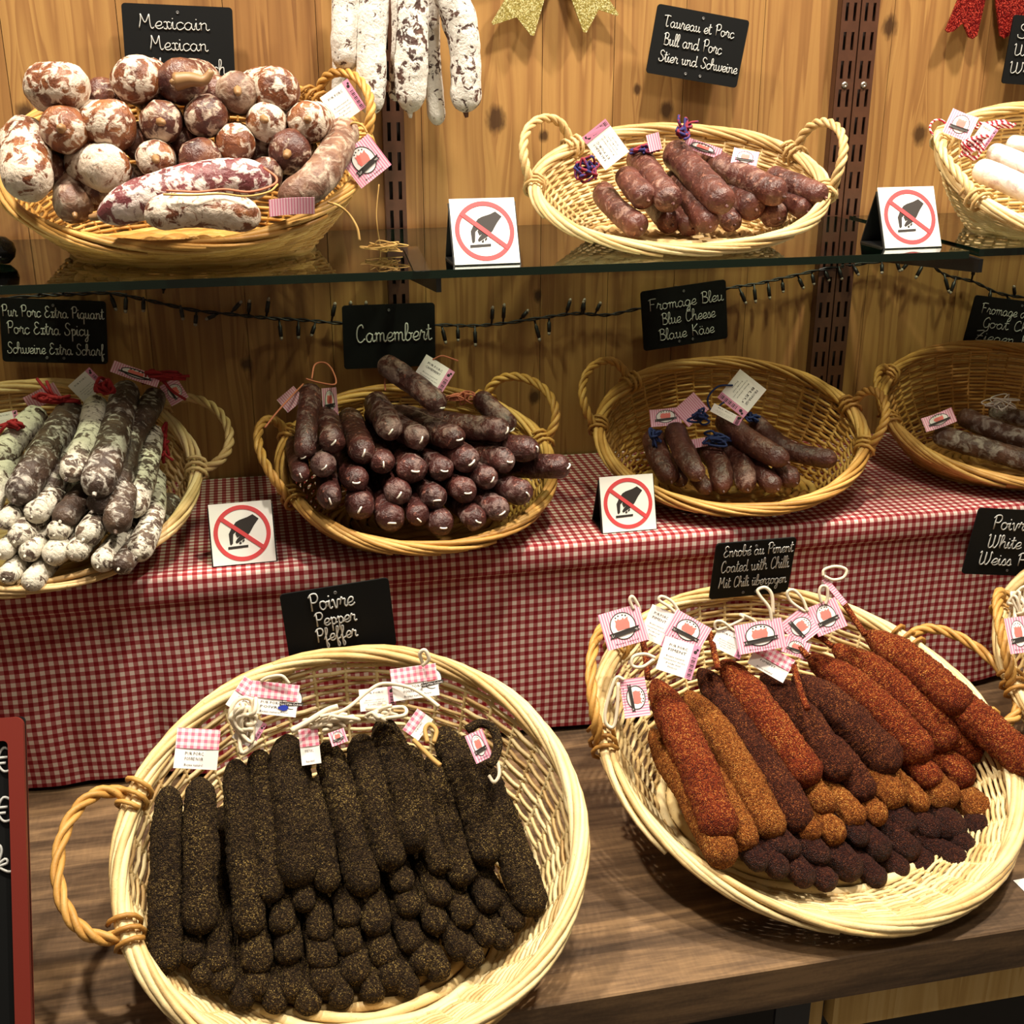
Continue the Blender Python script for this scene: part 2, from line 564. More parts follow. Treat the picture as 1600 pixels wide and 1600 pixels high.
# counter
ct = thing('display_counter', 'dark walnut worktop counter carrying the two big lower baskets', 'counter', Matrix.Translation((.45, -.36, 0)))
mb = MB()
mb.box((0, 0, WORK - .023), (3.0, .728, .046), ch=.0015)
mb.build('worktop', M_walnut, ct, smooth=False)
pL = onY(1302, 1570, -.700).x - .45
mb = MB()
for x0, x1 in ((pL, 1.5),):
    mb.box(((x0 + x1) / 2, -.332, .775), (x1 - x0 - .001, .018, .056))
tag(mb.build('front_fascia', M_pine, ct, smooth=False), 'pale pine fascia board')
mb = MB()
mb.box((pL - .012, -.322, .40), (.014, .018, .80))
mb.build('post', M_pine, ct, smooth=False)
mb = MB()
mb.box((0, .05, .40), (2.9, .6, .80))
mb.build('cabinet_body', plain('counter_dark', '#171412', .7), ct, smooth=False)
mb = MB()
bx = pL - .038
mb.box((bx, -.335, .775), (.034, .004, .05))
for q in (-.008, .008):
    mb.lathe([(.0045, 0), (.0045, .004)], 14, 1, Matrix.Translation((bx + q, -.337, .786)) @ Matrix.Rotation(R(90), 4, 'X'))
tag(mb.build('metal_bracket', [plain('bracket_grey', '#3b3c40', .4, .5), M_black], ct, smooth=False), 'dark grey metal bracket with two holes')

# riser under the cloth
mb = MB()
mb.box((.45, -.155, (WORK + RISE) / 2 - .004), (2.7, .27, RISE - WORK - .01))
tag(mb.build('display_riser', plain('riser_dark', '#3a2a1d', .7), smooth=False), 'raised bench hidden under the red gingham cloth', 'riser')

# gingham cloth: top, rolled front edge, hem step and hanging front with soft folds
def cloth():
    mb = MB()
    X0, X1, NX = -.95, 1.85, 240
    prof = []
    for i in range(13):
        prof.append((-.004 - .300 * i / 12, RISE))
    for i in range(1, 6):
        a = R(90) * i / 5
        prof.append((-.304 - .006 * math.sin(a), RISE - .006 + .006 * math.cos(a)))
    prof += [(-.3105, RISE - .014), (-.3105, RISE - .027), (-.309, RISE - .030), (-.3045, RISE - .033), (-.303, RISE - .045)]
    z = RISE - .045
    while z > WORK + .012:
        z -= .0125
        prof.append((-.303, max(z, WORK + .0015)))
    arc = [0]
    for a, b in zip(prof, prof[1:]):
        arc.append(arc[-1] + math.hypot(a[0] - b[0], a[1] - b[1]))
    uv = []
    for i in range(NX + 1):
        x = X0 + (X1 - X0) * i / NX
        for (y, z), s in zip(prof, arc):
            dn = max(0, min(1, (RISE - .04 - z) / .2))
            fold = dn * (.0045 * math.sin(x * 21 + 1.2 * math.sin(x * 7)) + .0035 * math.sin(x * 47 + z * 9 + 1)) * (1.5 if x < .12 else .75)
            wob = .0012 * noise.noise((x * 9, z * 14, 3))
            zz = z + (.0006 * noise.noise((x * 14, y * 30, 1)) if dn == 0 and z > RISE - .002 else 0)
            if z < WORK + .01:
                zz = z + .0012 * (1 + math.sin(x * 30))
            mb.v.append(V((x + dn * .0015 * math.sin(z * 40 + x * 8), y - abs(fold) * .9 + fold * .4 + wob * dn, zz)))
            uv.append((x + .0008 * math.sin(z * 33 + x * 10), s))
    n = len(prof)
    for i in range(NX):
        for j in range(n - 1):
            mb.f.append([i * n + j, i * n + j + 1, (i + 1) * n + j + 1, (i + 1) * n + j])
            mb.mi.append(0)
    mb.uv = uv
    return mb.build('gingham_tablecloth', M_ging)


tag(cloth(), 'red and white gingham cloth covering the raised middle shelf', 'tablecloth')

# slotted uprights
def upright(x0, x1, z0, z1, label, screws=()):
    t = thing('shelf_upright', label, 'shelf upright', Matrix.Translation(((x0 + x1) / 2, 0, z0)), 'slotted uprights on the wall')
    wd, H = x1 - x0, z1 - z0
    D = .013
    mb = MB()
    pit, sl = .0335, .021
    sw = wd * .17
    cx = wd * .22
    xs = [-wd / 2, -cx - sw / 2, -cx + sw / 2, cx - sw / 2, cx + sw / 2, wd / 2]
    for a, b in ((0, 1), (2, 3), (4, 5)):
        mb.box(((xs[a] + xs[b]) / 2, -D, H / 2), (xs[b] - xs[a], .0018, H))
    z = 0
    while z < H:
        for a, b in ((1, 2), (3, 4)):
            mb.box(((xs[a] + xs[b]) / 2, -D, z + (pit - sl) / 2), (xs[b] - xs[a], .0018, pit - sl))
        z += pit
    for sx in (-1, 1):
        mb.box((sx * (wd / 2 - .0009), -D / 2, H / 2), (.0018, D, H))
    mb.build('slotted_channel', M_rail, t, smooth=False)
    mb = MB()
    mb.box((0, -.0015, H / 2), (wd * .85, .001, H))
    mb.build('channel_shade_plate', plain('channel_shadow_brown', '#24130d', .7), t, smooth=False)  # dark plate whose colour stands for the shade inside the slots
    for z in screws:
        mb = MB()
        mb.lathe([(.0042, 0), (.0042, .001), (.0028, .0024), (.0012, .0024), (.001, .0016)], 16, 0, Matrix.Translation((0, -D - .0008, z - z0)) @ Matrix.Rotation(R(90), 4, 'X'))
        mb.build('screw', M_steel, t)


upright(.1745, .1995, 1.08, 2.1, 'brown slotted metal upright behind the hanging white sausages')
sz = onY(1307, 133, -.014).z
upright(.7435, .7675, 1.08, 2.1, 'brown slotted metal upright, left one of the screwed pair', [sz])
upright(.7695, .7935, 1.08, 2.1, 'brown slotted metal upright, right one of the screwed pair', [sz])

# shelf brackets and glass shelves
def bracket(x, y1, label):
    mb = MB()
    mb.prism([(-.012, GLASS - .008), (y1, GLASS - .008), (y1, GLASS - .022), (-.05, GLASS - .05), (-.012, GLASS - .062)], -.0025, .0025, 0,
             Matrix.Translation((x, 0, 0)) @ Matrix(((0, 0, 1, 0), (1, 0, 0, 0), (0, 1, 0, 0), (0, 0, 0, 1))))
    tag(mb.build('shelf_bracket', M_black, smooth=False), label, 'shelf bracket', 'brackets under the glass')


bracket(.187, -.325, 'black metal bracket under the glass below the hanging sausages')
bracket(.7685, -.335, 'black metal bracket arm where the two glass shelves meet')


def glass(x0, x1, y0, label):
    t = thing('glass_shelf', label, 'shelf', Matrix.Translation(((x0 + x1) / 2, -.02, GLASS - .008)), 'glass shelf panes')
    w_, d = x1 - x0, -.02 - y0
    mb = MB()
    mb.box((0, -d / 2, .0045), (w_ - .003, d - .003, .0070))
    mb.build('pane', M_glass, t, smooth=False)
    mb = MB()
    mb.box((0, -d + .0008, .0040), (w_, .0014, .008))
    mb.box((0, -.0008, .0040), (w_, .0014, .008))
    mb.box((-w_ / 2 + .0008, -d / 2, .0040), (.0014, d - .004, .008))
    mb.box((w_ / 2 - .0008, -d / 2, .0040), (.0014, d - .004, .008))
    tag(mb.build('polished_edge', M_edge, t, smooth=False), 'dark green polished glass edge')


glass(-.95, .758, -.328, 'long glass shelf holding the two upper left baskets')
glass(.776, 1.75, -.318, 'glass shelf at far right under the white sausages')
# ------------------------------------------------------------------ wicker baskets
BK = {}


def basket(key, label, o, a, k, tilt, yaw, zs, mat, bs=.68, handles=(), shift=.0, seed=1, wr=.0019, rows=27, hr=.0034):
    rd = random.Random(seed)
    tilt, yaw = R(tilt), R(yaw)
    b = a * k
    ex = V((math.cos(yaw), math.sin(yaw), 0))
    ey0 = V((-math.sin(yaw), math.cos(yaw), 0))
    ey = ey0 * math.cos(tilt) + V((0, 0, 1)) * math.sin(tilt)
    en = ex.cross(ey)
    o = V(o)
    BK[key] = dict(o=o, ex=ex, ey=ey, en=en, a=a, b=b, zs=zs)
    base = V((o.x, o.y, zs)) + ey0 * shift
    M = frame(base, ex, ey0, V((0, 0, 1)))
    t = thing('wicker_basket', label, 'basket', M, 'wicker display baskets')
    Mi = M.inverted()
    ro = Mi @ o
    ly = V((0, math.cos(tilt), math.sin(tilt)))
    ln = V((0, -math.sin(tilt), math.cos(tilt)))
    lx = V((1, 0, 0))

    def rim(th, rad=0.0, up=0.0):
        return ro + lx * ((a + rad) * math.cos(th)) + ly * ((b + rad) * math.sin(th)) + ln * up

    def bas(th, rad=0.0):
        return V(((a * bs + rad) * math.cos(th), (b * bs + rad) * math.sin(th), wr + .0015))

    def wall(th, s, out=0.0):
        p = bas(th).lerp(rim(th), s)
        d = V((math.cos(th), math.sin(th), 0))
        return p + d * (out + .006 * math.sin(math.pi * s)) + V((0, 0, 0))
    NS = 40
    mb = MB()
    # stakes
    for i in range(NS):
        th = 2 * math.pi * (i + .5) / NS
        mb.tube([wall(th, q / 6) for q in range(7)], wr * .95, 5)
    # weavers
    for j in range(rows):
        s = (j + .6) / (rows + .3)
        N = NS * 4
        pts = []
        for i in range(N):
            th = 2 * math.pi * (i + .5 * 4 / 2) / N
            ph = math.cos(NS * th / 2 + (math.pi if j % 2 else 0))
            pts.append(wall(th, s, wr * .95 * ph + rd.uniform(-.0004, .0004)))
        # break every row into a few willow rods so that they differ in tone
        st = rd.randrange(N)
        cuts = sorted(rd.sample(range(N), 3))
        for c0, c1 in zip(cuts, cuts[1:] + [cuts[0] + N]):
            seg = [pts[i % N] for i in range(c0, c1 + 3)]
            mb.tube(seg, wr * rd.uniform(.85, 1.15), 5)
    mb.build('woven_side', mat, t)
    mb = MB()
    nb = 11
    for j in range(nb):
        q = (j + .8) / nb
        N = 72
        pts = []
        for i in range(N):
            th = 2 * math.pi * i / N
            pts.append(V((a * bs * q * math.cos(th), b * bs * q * math.sin(th), wr + .0016 + wr * .8 * math.cos(9 * th + (math.pi if j % 2 else 0)))))
        mb.tube(pts, a * bs / nb * .5, 5, closed=True)
    for i in range(18):
        th = 2 * math.pi * (i + .5) / 18
        mb.tube([V((a * bs * q * math.cos(th), b * bs * q * math.sin(th), wr + .0016)) for q in (.05, .5, 1.0)], wr, 5)
    mb.build('woven_base', mat, t)
    # braided border: overlapping rods that climb from inside to outside
    mb = MB()
    nr = 26
    R0 = hr * 1.55
    for i in range(nr):
        th0 = 2 * math.pi * i / nr + rd.uniform(-.04, .04)
        span = R(rd.uniform(66, 84))
        L = 15
        pts, rr = [], []
        jr = rd.uniform(-.001, .001)
        r0 = hr * rd.uniform(.78, 1.12)
        for q in range(L):
            u = q / (L - 1)
            ang = R(215) - R(265) * u
            pts.append(rim(th0 + span * u, (R0 + jr) * math.cos(ang), (R0 + jr) * math.sin(ang) * .95))
            rr.append(r0 * (.72 + .28 * math.sin(math.pi * min(1, u * 1.15 + .08))))
        mb.tube(pts, rr, 6)
    mb.build('braided_rim', mat, t)
    # twisted loop handles
    for (c, half, reach, up, tw) in handles:
        mb = MB()
        c, half = R(c), R(half)
        path = []
        for q in range(41):
            u = q / 40
            ang = math.pi * u
            th = c - half * math.cos(ang)
            e = math.sin(ang) ** .7
            path.append(rim(th, reach * e + .004, up * e))
        n = len(path)
        for st in range(3):
            pts = []
            for i, p in enumerate(path):
                T = (path[min(i + 1, n - 1)] - path[max(i - 1, 0)]).normalized()
                u_ = T.orthogonal().normalized() if i == 0 else (u_ - T * u_.dot(T)).normalized()
                b_ = T.cross(u_)
                ph = tw * 2 * math.pi * i / n + st * 2 * math.pi / 3
                pts.append(p + (u_ * math.cos(ph) + b_ * math.sin(ph)) * hr * .86)
            mb.tube(pts, [hr * (.92 - .16 * math.sin(math.pi * i / (n - 1))) for i in range(n)], 6)
        for e in (0, -1):      # binding turns where the handle meets the border
            p = path[e]
            th = c - half if e == 0 else c + half
            pts = []
            for q in range(25):
                an = 2 * math.pi * q / 10
                pts.append(rim(th + R(-4 + 8 * q / 24), hr * 3.4 * math.cos(an), hr * 3.4 * math.sin(an)))
            mb.tube(pts, hr * .6, 5)
        mb.build('handle', M_wick_honey if key in ('pep', 'chi', 'wpep') else mat, t)
    return t


basket('mex', 'honey wicker basket on the glass shelf holding fat white-mottled sausages', (-.0489, -.1502, 1.4913), .1864, .892, 26.2, -7, GLASS, M_wick_honey, handles=[(28, 17, .014, .040, 4)], seed=2, shift=.02)
basket('tau', 'pale wicker basket on the glass shelf under the bull and pork board', (.4812, -.182, 1.4535), .1602, .878, 22, -16.8, GLASS, M_wick_mid, bs=.6, handles=[(160, 21, .012, .046, 4), (14, 20, .012, .050, 4)], seed=3, shift=.015)
basket('boar', 'straw wicker basket on the glass shelf cut by the right edge, white sausages inside', (.9507, -.2748, 1.4643), .1882, .876, 23.4, -2, GLASS, M_wick_pale, bs=.55, handles=[(172, 24, .002, .016, 4)], seed=4, shift=.08)
basket('spicy', 'straw wicker basket on the gingham cloth at far left with long mouldy sausages', (-.2384, -.2213, 1.175), .1755, .904, 23.8, 5.5, RISE, M_wick_mid, handles=[(16, 20, .040, .016, 4)], seed=5, shift=.01)
basket('cam', 'honey wicker basket below the Camembert board piled with dark sausages', (.177, -.2217, 1.1637), .1515, .894, 22.9, 6.9, RISE, M_wick_honey, handles=[(172, 22, .020, .040, 4), (26, 20, .022, .040, 4)], seed=6, shift=.01)
basket('bleu', 'honey wicker basket below the Fromage Bleu board, mostly empty', (.558, -.190, 1.1663), .1578, .862, 24, -15.6, RISE, M_wick_honey, handles=[(158, 20, .022, .042, 4), (5, 16, .016, .040, 4)], seed=7, shift=.01)
basket('goat', 'honey wicker basket on the gingham cloth cut by the right edge', (.9499, -.1781, 1.1651), .169, .858, 21.9, -10.9, RISE, M_wick_honey, handles=[(168, 20, .006, .024, 4)], seed=8, shift=.01)
basket('pep', 'large pale wicker basket on the worktop full of black pepper sausages', (.0571, -.6102, .9611), .1965, .961, 28.2, -9.3, WORK, M_wick_pale, bs=.66, handles=[(186, 19, .040, .022, 3.6)], seed=9, shift=.012, wr=.0021, rows=29, hr=.0038)
basket('chi', 'large pale wicker basket on the worktop full of red chilli sausages', (.5205, -.5187, .9437), .2098, 1.028, 19.4, 7.5, WORK, M_wick_pale, bs=.66, handles=[(150, 19, .012, .050, 3.6), (9, 18, .046, .012, 3.6)], seed=10, shift=.012, wr=.0021, rows=29, hr=.0038)
basket('wpep', 'pale wicker basket on the worktop cut by the right edge under the white pepper board', (.965, -.505, .955), .195, .95, 24, 0, WORK, M_wick_pale, bs=.62, handles=[(158, 18, .012, .040, 4)], seed=11, shift=.02, wr=.0021, rows=28, hr=.0038)


def RP(key, x, y, h):
    b = BK[key]
    return on_plane(x, y, b['o'] + b['en'] * h, b['en'])


# ------------------------------------------------------------------ sausages
def sausage(name, pts, r, mat, label, cat='sausage', group=None, seed=0, lump=.05, freq=26, capA=1.0, capB=1.0, ridge=.04, taperA=1.0, taperB=1.0, k=24, nn=40, grit=0.0):
    if grit: k, nn = 40, 110
    """pts: world centre line from the tied end to the tip"""
    P = [V(p) for p in pts]
    z = (P[-1] - P[0]).normalized()
    x = z.orthogonal().normalized()
    # keep x horizontal-ish so that copies look alike
    hz = V((0, 0, 1)) - z * z.z
    if hz.length > .1:
        x = hz.normalized()
    y = z.cross(x)
    o = sum(P, V()) / len(P)
    M = frame(o, x, y, z)
    Mi = M.inverted()
    Q = catmull([Mi @ p for p in P], 12)
    cum = [0]
    for a, b in zip(Q, Q[1:]):
        cum.append(cum[-1] + (b - a).length)
    L = cum[-1]

    def at(s):
        s = max(0, min(L, s))
        for i in range(len(cum) - 1):
            if cum[i + 1] >= s:
                return Q[i].lerp(Q[i + 1], (s - cum[i]) / max(1e-9, cum[i + 1] - cum[i]))
        return Q[-1]
    cA, cB = min(r * capA, L * .45), min(r * capB, L * .45)
    S = [cA * (1 - math.cos(math.pi / 2 * i / 7)) for i in range(8)]
    S += [cA + (L - cA - cB) * i / nn for i in range(1, nn)]
    S += [L - cB * (1 - math.cos(math.pi / 2 * i / 7)) for i in range(7, -1, -1)]
    vs = []
    so = V((seed * 3.17, seed * 1.71, seed * 5.3))
    n = len(S)
    for s in S:
        p = at(s)
        T = (at(s + .004) - at(s - .004)).normalized()
        u = (V((1, 0, 0)) - T * T.x).normalized()
        b = T.cross(u)
        q = 1.0
        if s < cA: q = math.sqrt(max(0, 1 - (1 - s / cA) ** 2))
        if s > L - cB: q = min(q, math.sqrt(max(0, 1 - (1 - (L - s) / cB) ** 2)))
        tt = s / L
        q *= (taperA + (1 - taperA) * min(1, tt / .3)) * (taperB + (1 - taperB) * min(1, (1 - tt) / .3))
        for j in range(k):
            an = 2 * math.pi * j / k
            d = u * math.cos(an) + b * math.sin(an)
            pp = p + d * r * q
            dr = lump * r * noise.noise(pp * freq + so) * 1.9 + lump * .9 * r * noise.noise(pp * freq * 3.1 + so) + lump * .5 * r * noise.noise(pp * freq * 7 + so)
            if grit: dr += grit * (noise.noise(pp * 330 + so) + .7 * noise.noise(pp * 620 + so))
            if ridge:
                dr += ridge * r * noise.noise(V((math.cos(an) * 2.4, math.sin(an) * 2.4, s * 14)) + so)
            vs.append(p + d * (r * q + dr * min(1, q * 1.6)))
    mb = MB()
    fs = []
    for i in range(n - 1):
        for j in range(k):
            j2 = (j + 1) % k
            fs.append((i * k + j, i * k + j2, (i + 1) * k + j2, (i + 1) * k + j))
    fs += [tuple(reversed(range(k))), tuple(range((n - 1) * k, n * k))]
    mb.add(vs, fs)
    ob = mb.build(name, mat, None, M)
    tag(ob, label, cat, group)
    ob['_t'] = 0
    del ob['_t']
    return ob, M, Mi


def child_tube(name, parent, Mi, pts, r, mat, k=5, n=6):
    mb = MB()
    P = [Mi @ V(p) for p in pts]
    Q = catmull(P, n)
    if hasattr(r, '__len__'):
        rr = [r[0] + (r[1] - r[0]) * i / (len(Q) - 1) for i in range(len(Q))]
    else:
        rr = r
    mb.tube(Q, rr, k)
    return mb.build(name, mat, parent)


def knot(ob, Mi, tip, d, r, mat=None):
    d = d.normalized()
    s = d.orthogonal().normalized() * r * rnd.uniform(-.25, .25)
    return child_tube('casing_knot', ob, Mi, [tip - d * r * .25 + s * .2, tip + d * r * .18 + s * .5, tip + d * r * .42 + s], [r * .30, r * .15], mat or M_casing, 7, 3)


def clip(ob, Mi, tip, d, r):
    d = d.normalized()
    u = d.orthogonal().normalized()
    u = (Matrix.Rotation(rnd.uniform(0, 6.28), 3, d) @ u)
    c = tip - d * r * .10
    return child_tube('metal_clip', ob, Mi, [c - u * r * .26 - d * r * .05, c - u * r * .2 + d * r * .12, c + u * r * .12 + d * r * .15, c + u * r * .30 - d * r * .04], r * .075, M_clip, 6, 4)


def label_rows(items, fmt):
    """items: dicts with row and x; returns them with a label naming row and place"""
    rows = {}
    for it in items:
        rows.setdefault(it['row'], []).append(it)
    for row, L in rows.items():
        L.sort(key=lambda d: d['x'])
        for i, it in enumerate(L):
            pos = NTH[i] if i < len(NTH) else 'x'
            if i == len(L) - 1 and len(L) > 1: pos = 'rightmost'
            if len(L) == 1: pos = 'only one'
            it['label'] = fmt % (pos, row)
    return items


def facing(x, y, A, beta, az=0.0):
    """point under a pixel on a pile face: a steep slope leaning back from A"""
    n = V((math.sin(az) * math.cos(beta), -math.cos(az) * math.cos(beta), math.sin(beta)))
    return on_plane(x, y, A, n)


# --- Mexican: fat white-mottled sausages
A = RP('mex', 250, 372, .012)
mex = [  # px, py, radius px, yaw of the tail, length, row, material
    (118, 134, 37, -52, .060, 'top row', M_mex), (207, 124, 36, 10, .12, 'top row', M_mex), (279, 128, 34, 15, .12, 'top row', M_mexdark),
    (371, 143, 31, 0, .12, 'top row', M_mexgrey), (442, 138, 35, -30, .075, 'top row', M_mex),
    (98, 202, 37, 5, .12, 'second row', M_mex), (186, 194, 38, -42, .075, 'second row', M_mex), (252, 191, 32, 0, .12, 'second row', M_mexdark),
    (322, 186, 32, 0, .12, 'second row', M_mexdark), (414, 188, 31, 10, .12, 'second row', M_mex), (481, 188, 30, 10, .12, 'second row', M_mex),
    (369, 224, 30, 0, .12, 'third row', M_mex), (175, 262, 35, -32, .075, 'third row', M_mex), (243, 250, 30, 0, .12, 'third row', M_mex),
    (312, 250, 33, 0, .12, 'third row', M_mexdark), (451, 240, 33, 10, .12, 'third row', M_mexdark), (415, 274, 26, 0, .11, 'third row', M_mexdark)]
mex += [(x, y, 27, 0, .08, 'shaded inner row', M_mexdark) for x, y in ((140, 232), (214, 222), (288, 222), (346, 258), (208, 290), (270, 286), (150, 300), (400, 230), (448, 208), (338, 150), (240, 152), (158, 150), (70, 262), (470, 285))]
items = [dict(x=q[0], row=q[5], q=q) for q in mex]
label_rows(items, 'fat mottled dried sausage, %s in the %s of the Mexican basket')
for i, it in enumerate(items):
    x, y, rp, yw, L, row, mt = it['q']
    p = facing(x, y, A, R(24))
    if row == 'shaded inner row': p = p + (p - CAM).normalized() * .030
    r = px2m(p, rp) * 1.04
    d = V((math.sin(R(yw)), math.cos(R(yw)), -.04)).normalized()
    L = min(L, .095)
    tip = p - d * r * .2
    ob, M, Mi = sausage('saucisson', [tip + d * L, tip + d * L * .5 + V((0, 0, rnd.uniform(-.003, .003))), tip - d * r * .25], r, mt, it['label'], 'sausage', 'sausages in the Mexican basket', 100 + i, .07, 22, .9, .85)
    if i in (2, 3, 9, 10, 13, 15, 5, 7):
        knot(ob, Mi, tip - d * r * .25, (-d + V((rnd.uniform(-.4, .4), 0, rnd.uniform(-.5, .1)))), r * .8)
    if i == 2:
        c0 = tip - d * r * .22
        child_tube('dry_casing', ob, Mi, [c0, c0 + V((.014, -.004, .002)), c0 + V((.026, -.006, .001)), c0 + V((.034, -.006, .010))], [.0085, .003], M_casing, 8, 4)


def lying(key, name, pix, rp, hs, mat, label, group, seed, **kw):
    P = [RP(key, x, y, h) for (x, y), h in zip(pix, hs)]
    r = px2m(P[len(P) // 2], rp)
    return sausage(name, P, r, mat, label, 'sausage', group, seed, **kw), P, r


G = 'sausages in the Mexican basket'
(ob, M, Mi), P, r = lying('mex', 'saucisson', [(40, 205), (40, 250), (48, 305)], 38, [.055, .06, .05], M_mex, 'plump white-mottled sausage standing over the left rim of the Mexican basket', G, 131, lump=.06, freq=22)
(ob, M, Mi), P, r = lying('mex', 'saucisson', [(108, 250), (112, 290), (117, 335)], 31, [.02, .02, .02], M_mexgrey, 'brown-ended sausage leaning on the front rim of the Mexican basket', G, 132, lump=.06, freq=22)
knot(ob, Mi, P[-1], P[-1] - P[-2], r * .6)
(ob, M, Mi), P, r = lying('mex', 'saucisson', [(425, 283), (340, 282), (245, 303), (152, 340)], 34, [.045, .05, .05, .035], M_mexred, 'long reddish white-bloomed sausage lying across the front of the Mexican basket', G, 133, lump=.05, capB=1.8, capA=1.4, taperB=.8)
knot(ob, Mi, P[-1], P[-1] - P[-2], r * .8)
bigred = (ob, Mi, P, r)
(ob, M, Mi), P, r = lying('mex', 'saucisson', [(408, 340), (320, 328), (226, 338)], 28, [.05, .055, .05], M_mex, 'short pale-mottled sausage lying lowest along the front rim of the Mexican basket', G, 134, lump=.06, capA=1.3, capB=1.2)
(ob, M, Mi), P, r = lying('mex', 'saucisson', [(540, 200), (520, 245), (490, 285), (437, 318)], 28, [.03, .045, .045, .03], M_mexgrey, 'grey-brown curved sausage lying against the right rim of the Mexican basket', G, 135, lump=.05, capA=1.2, capB=1.3)
child_tube('twine', bigred[0], bigred[1], [RP('mex', x, y, .078) for x, y in ((260, 298), (310, 300), (350, 296), (390, 300), (425, 290), (432, 278), (412, 262))], .0011, M_rosetwine)
child_tube('twine', bigred[0], bigred[1], [RP('mex', x, y, .080) for x, y in ((255, 304), (300, 305), (345, 303), (385, 307), (420, 300), (434, 288))], .0010, M_straw)

# --- hanging white sausages
rail_z = 1.80
mb = MB()
mb.tube([(.05, -.075, rail_z + .02), (.36, -.075, rail_z + .02)], .006, 10)
for x in (.06, .35):
    mb.tube([(x, -.075, rail_z + .02), (x, 0, rail_z + .02)], .005, 8)
tag(mb.build('hanging_rail', M_black), 'black rail fixed to the wall above the hanging white sausages', 'rail')
hang = [  # top px, bottom px, radius px, y, label
    ((543, -60), (539, 112), 22, -.085, 'white hanging sausage, leftmost of the front ones, plump smooth end'),
    ((531, -60), (529, 152), 13, -.045, 'thin hanging sausage mostly hidden behind the leftmost one'),
    ((592, -60), (580, 180), 22, -.095, 'longest chalk-white hanging sausage, directly left of the slotted upright'),
    ((648, -60), (641, 176), 26, -.095, 'thick hanging sausage with a brown patch, in front of the slotted upright'),
    ((622, -60), (617, 158), 12, -.045, 'thin grey hanging sausage seen behind the thick brown-patched one'),
    ((672, -60), (684, 196), 15, -.05, 'slender grey-flecked hanging sausage reaching lowest, second from right'),
    ((690, -60), (728, 176), 25, -.085, 'dark-flecked hanging sausage swinging out, rightmost of the bunch')]
for i, (a, b, rp, Y, lab) in enumerate(hang):
    p0, p1 = onY(*a, Y), onY(*b, Y)
    r = px2m(p1, rp)
    mid = p0.lerp(p1, .55) + V((.004 * math.sin(i * 2.1), 0, 0))
    if i == 6: mid += V((.010, 0, 0))
    ob, M, Mi = sausage('hanging_saucisson', [p0, mid, p1], r, M_hang, lab, 'sausage', 'hanging white sausages', 150 + i, .09, 18, 1.4, 1.1, ridge=.07, taperB=.88)
    child_tube('hanging_string', ob, Mi, [p0 - V((0, 0, .01)), p0.lerp(V((p0.x, -.075, rail_z + .026)), .6), V((p0.x, -.075, rail_z + .027))], .0012, M_straw, 5, 4)
    if i in (0, 3, 6):
        knot(ob, Mi, p1, V((.2, 0, -1)), r * .7, plain('dried_tip', '#5a3426', .5) if i == 6 else M_hang)

# --- bull sausages
tau = [([(938, 296), (960, 325), (1002, 358)], 19, [-.012, -.008, -.006], 'bottom layer'),
       ([(975, 272), (990, 290), (1012, 314)], 20, [.016, .018, .018], 'top layer'),
       ([(996, 243), (1022, 280), (1052, 318)], 22, [.012, .018, .018], 'top layer'),
       ([(1050, 275), (1085, 315), (1110, 355)], 19, [-.004, 0, 0], 'bottom layer'),
       ([(1050, 235), (1090, 275), (1135, 322)], 23, [.020, .024, .022], 'top layer'),
       ([(1092, 240), (1130, 262), (1172, 282)], 21, [.004, .010, .012], 'top layer'),
       ([(1155, 274), (1185, 288), (1225, 307)], 22, [.010, .014, .014], 'top layer'),
       ([(1200, 272), (1245, 290), (1290, 308)], 18, [.004, .008, .010], 'top layer'),
       ([(1020, 310), (1050, 352)], 20, [-.02, -.016], 'bottom layer'),
       ([(1050, 310), (1083, 358)], 20, [-.02, -.016], 'bottom layer'),
       ([(1115, 310), (1147, 352)], 18, [-.022, -.018], 'bottom layer'),
       ([(1140, 290), (1182, 328)], 23, [-.008, -.004], 'bottom layer'),
       ([(1180, 305), (1217, 342)], 21, [-.020, -.016], 'bottom layer'),
       ([(1215, 298), (1262, 330)], 18, [-.010, -.004], 'bottom layer')]
items = [dict(x=q[0][-1][0], row=q[3], q=q) for q in tau]
label_rows(items, 'maroon bull and pork sausage, %s in the %s of its wicker basket')
for i, it in enumerate(items):
    pix, rp, hs, row = it['q']
    (ob, M, Mi), P, r = lying('tau', 'dry_sausage', pix, rp, hs, M_taur, it['label'], 'bull and pork sausages', 170 + i, lump=.06, freq=30, capB=.8, capA=.9, ridge=.05)
    knot(ob, Mi, P[-1], P[-1] - P[-2] + V((0, 0, .01)), r * .55, M_taur)

# --- extra spicy sausages: long ones on top, pale ends stacked below
spi = [([(62, 645), (35, 675), (-5, 725)], 21, [.03, .04, .045], M_spw), ([(118, 638), (75, 700), (22, 782)], 25, [.04, .06, .06], M_spd),
       ([(125, 685), (95, 725), (78, 772)], 21, [.035, .045, .045], M_spd), ([(152, 628), (138, 690), (104, 748)], 21, [.05, .07, .07], M_spw),
       ([(198, 608), (175, 690), (147, 772)], 25, [.045, .07, .07], M_spd), ([(246, 615), (205, 690), (190, 745), (145, 798)], 20, [.035, .055, .05, .05], M_spd),
       ([(236, 672), (228, 730), (206, 805)], 20, [.015, .035, .035], M_spw), ([(195, 760), (185, 800), (180, 830)], 23, [.045, .05, .048], M_spd),
       ([(240, 740), (238, 810), (212, 872)], 19, [-.005, .015, .02], M_spw), ([(20, 700), (-10, 770), (-30, 830)], 22, [.03, .04, .04], M_spw)]
items = [dict(x=q[0][-1][0], row='upper layer', q=q) for q in spi]
label_rows(items, 'long mouldy sausage, %s in the %s of the spicy basket')
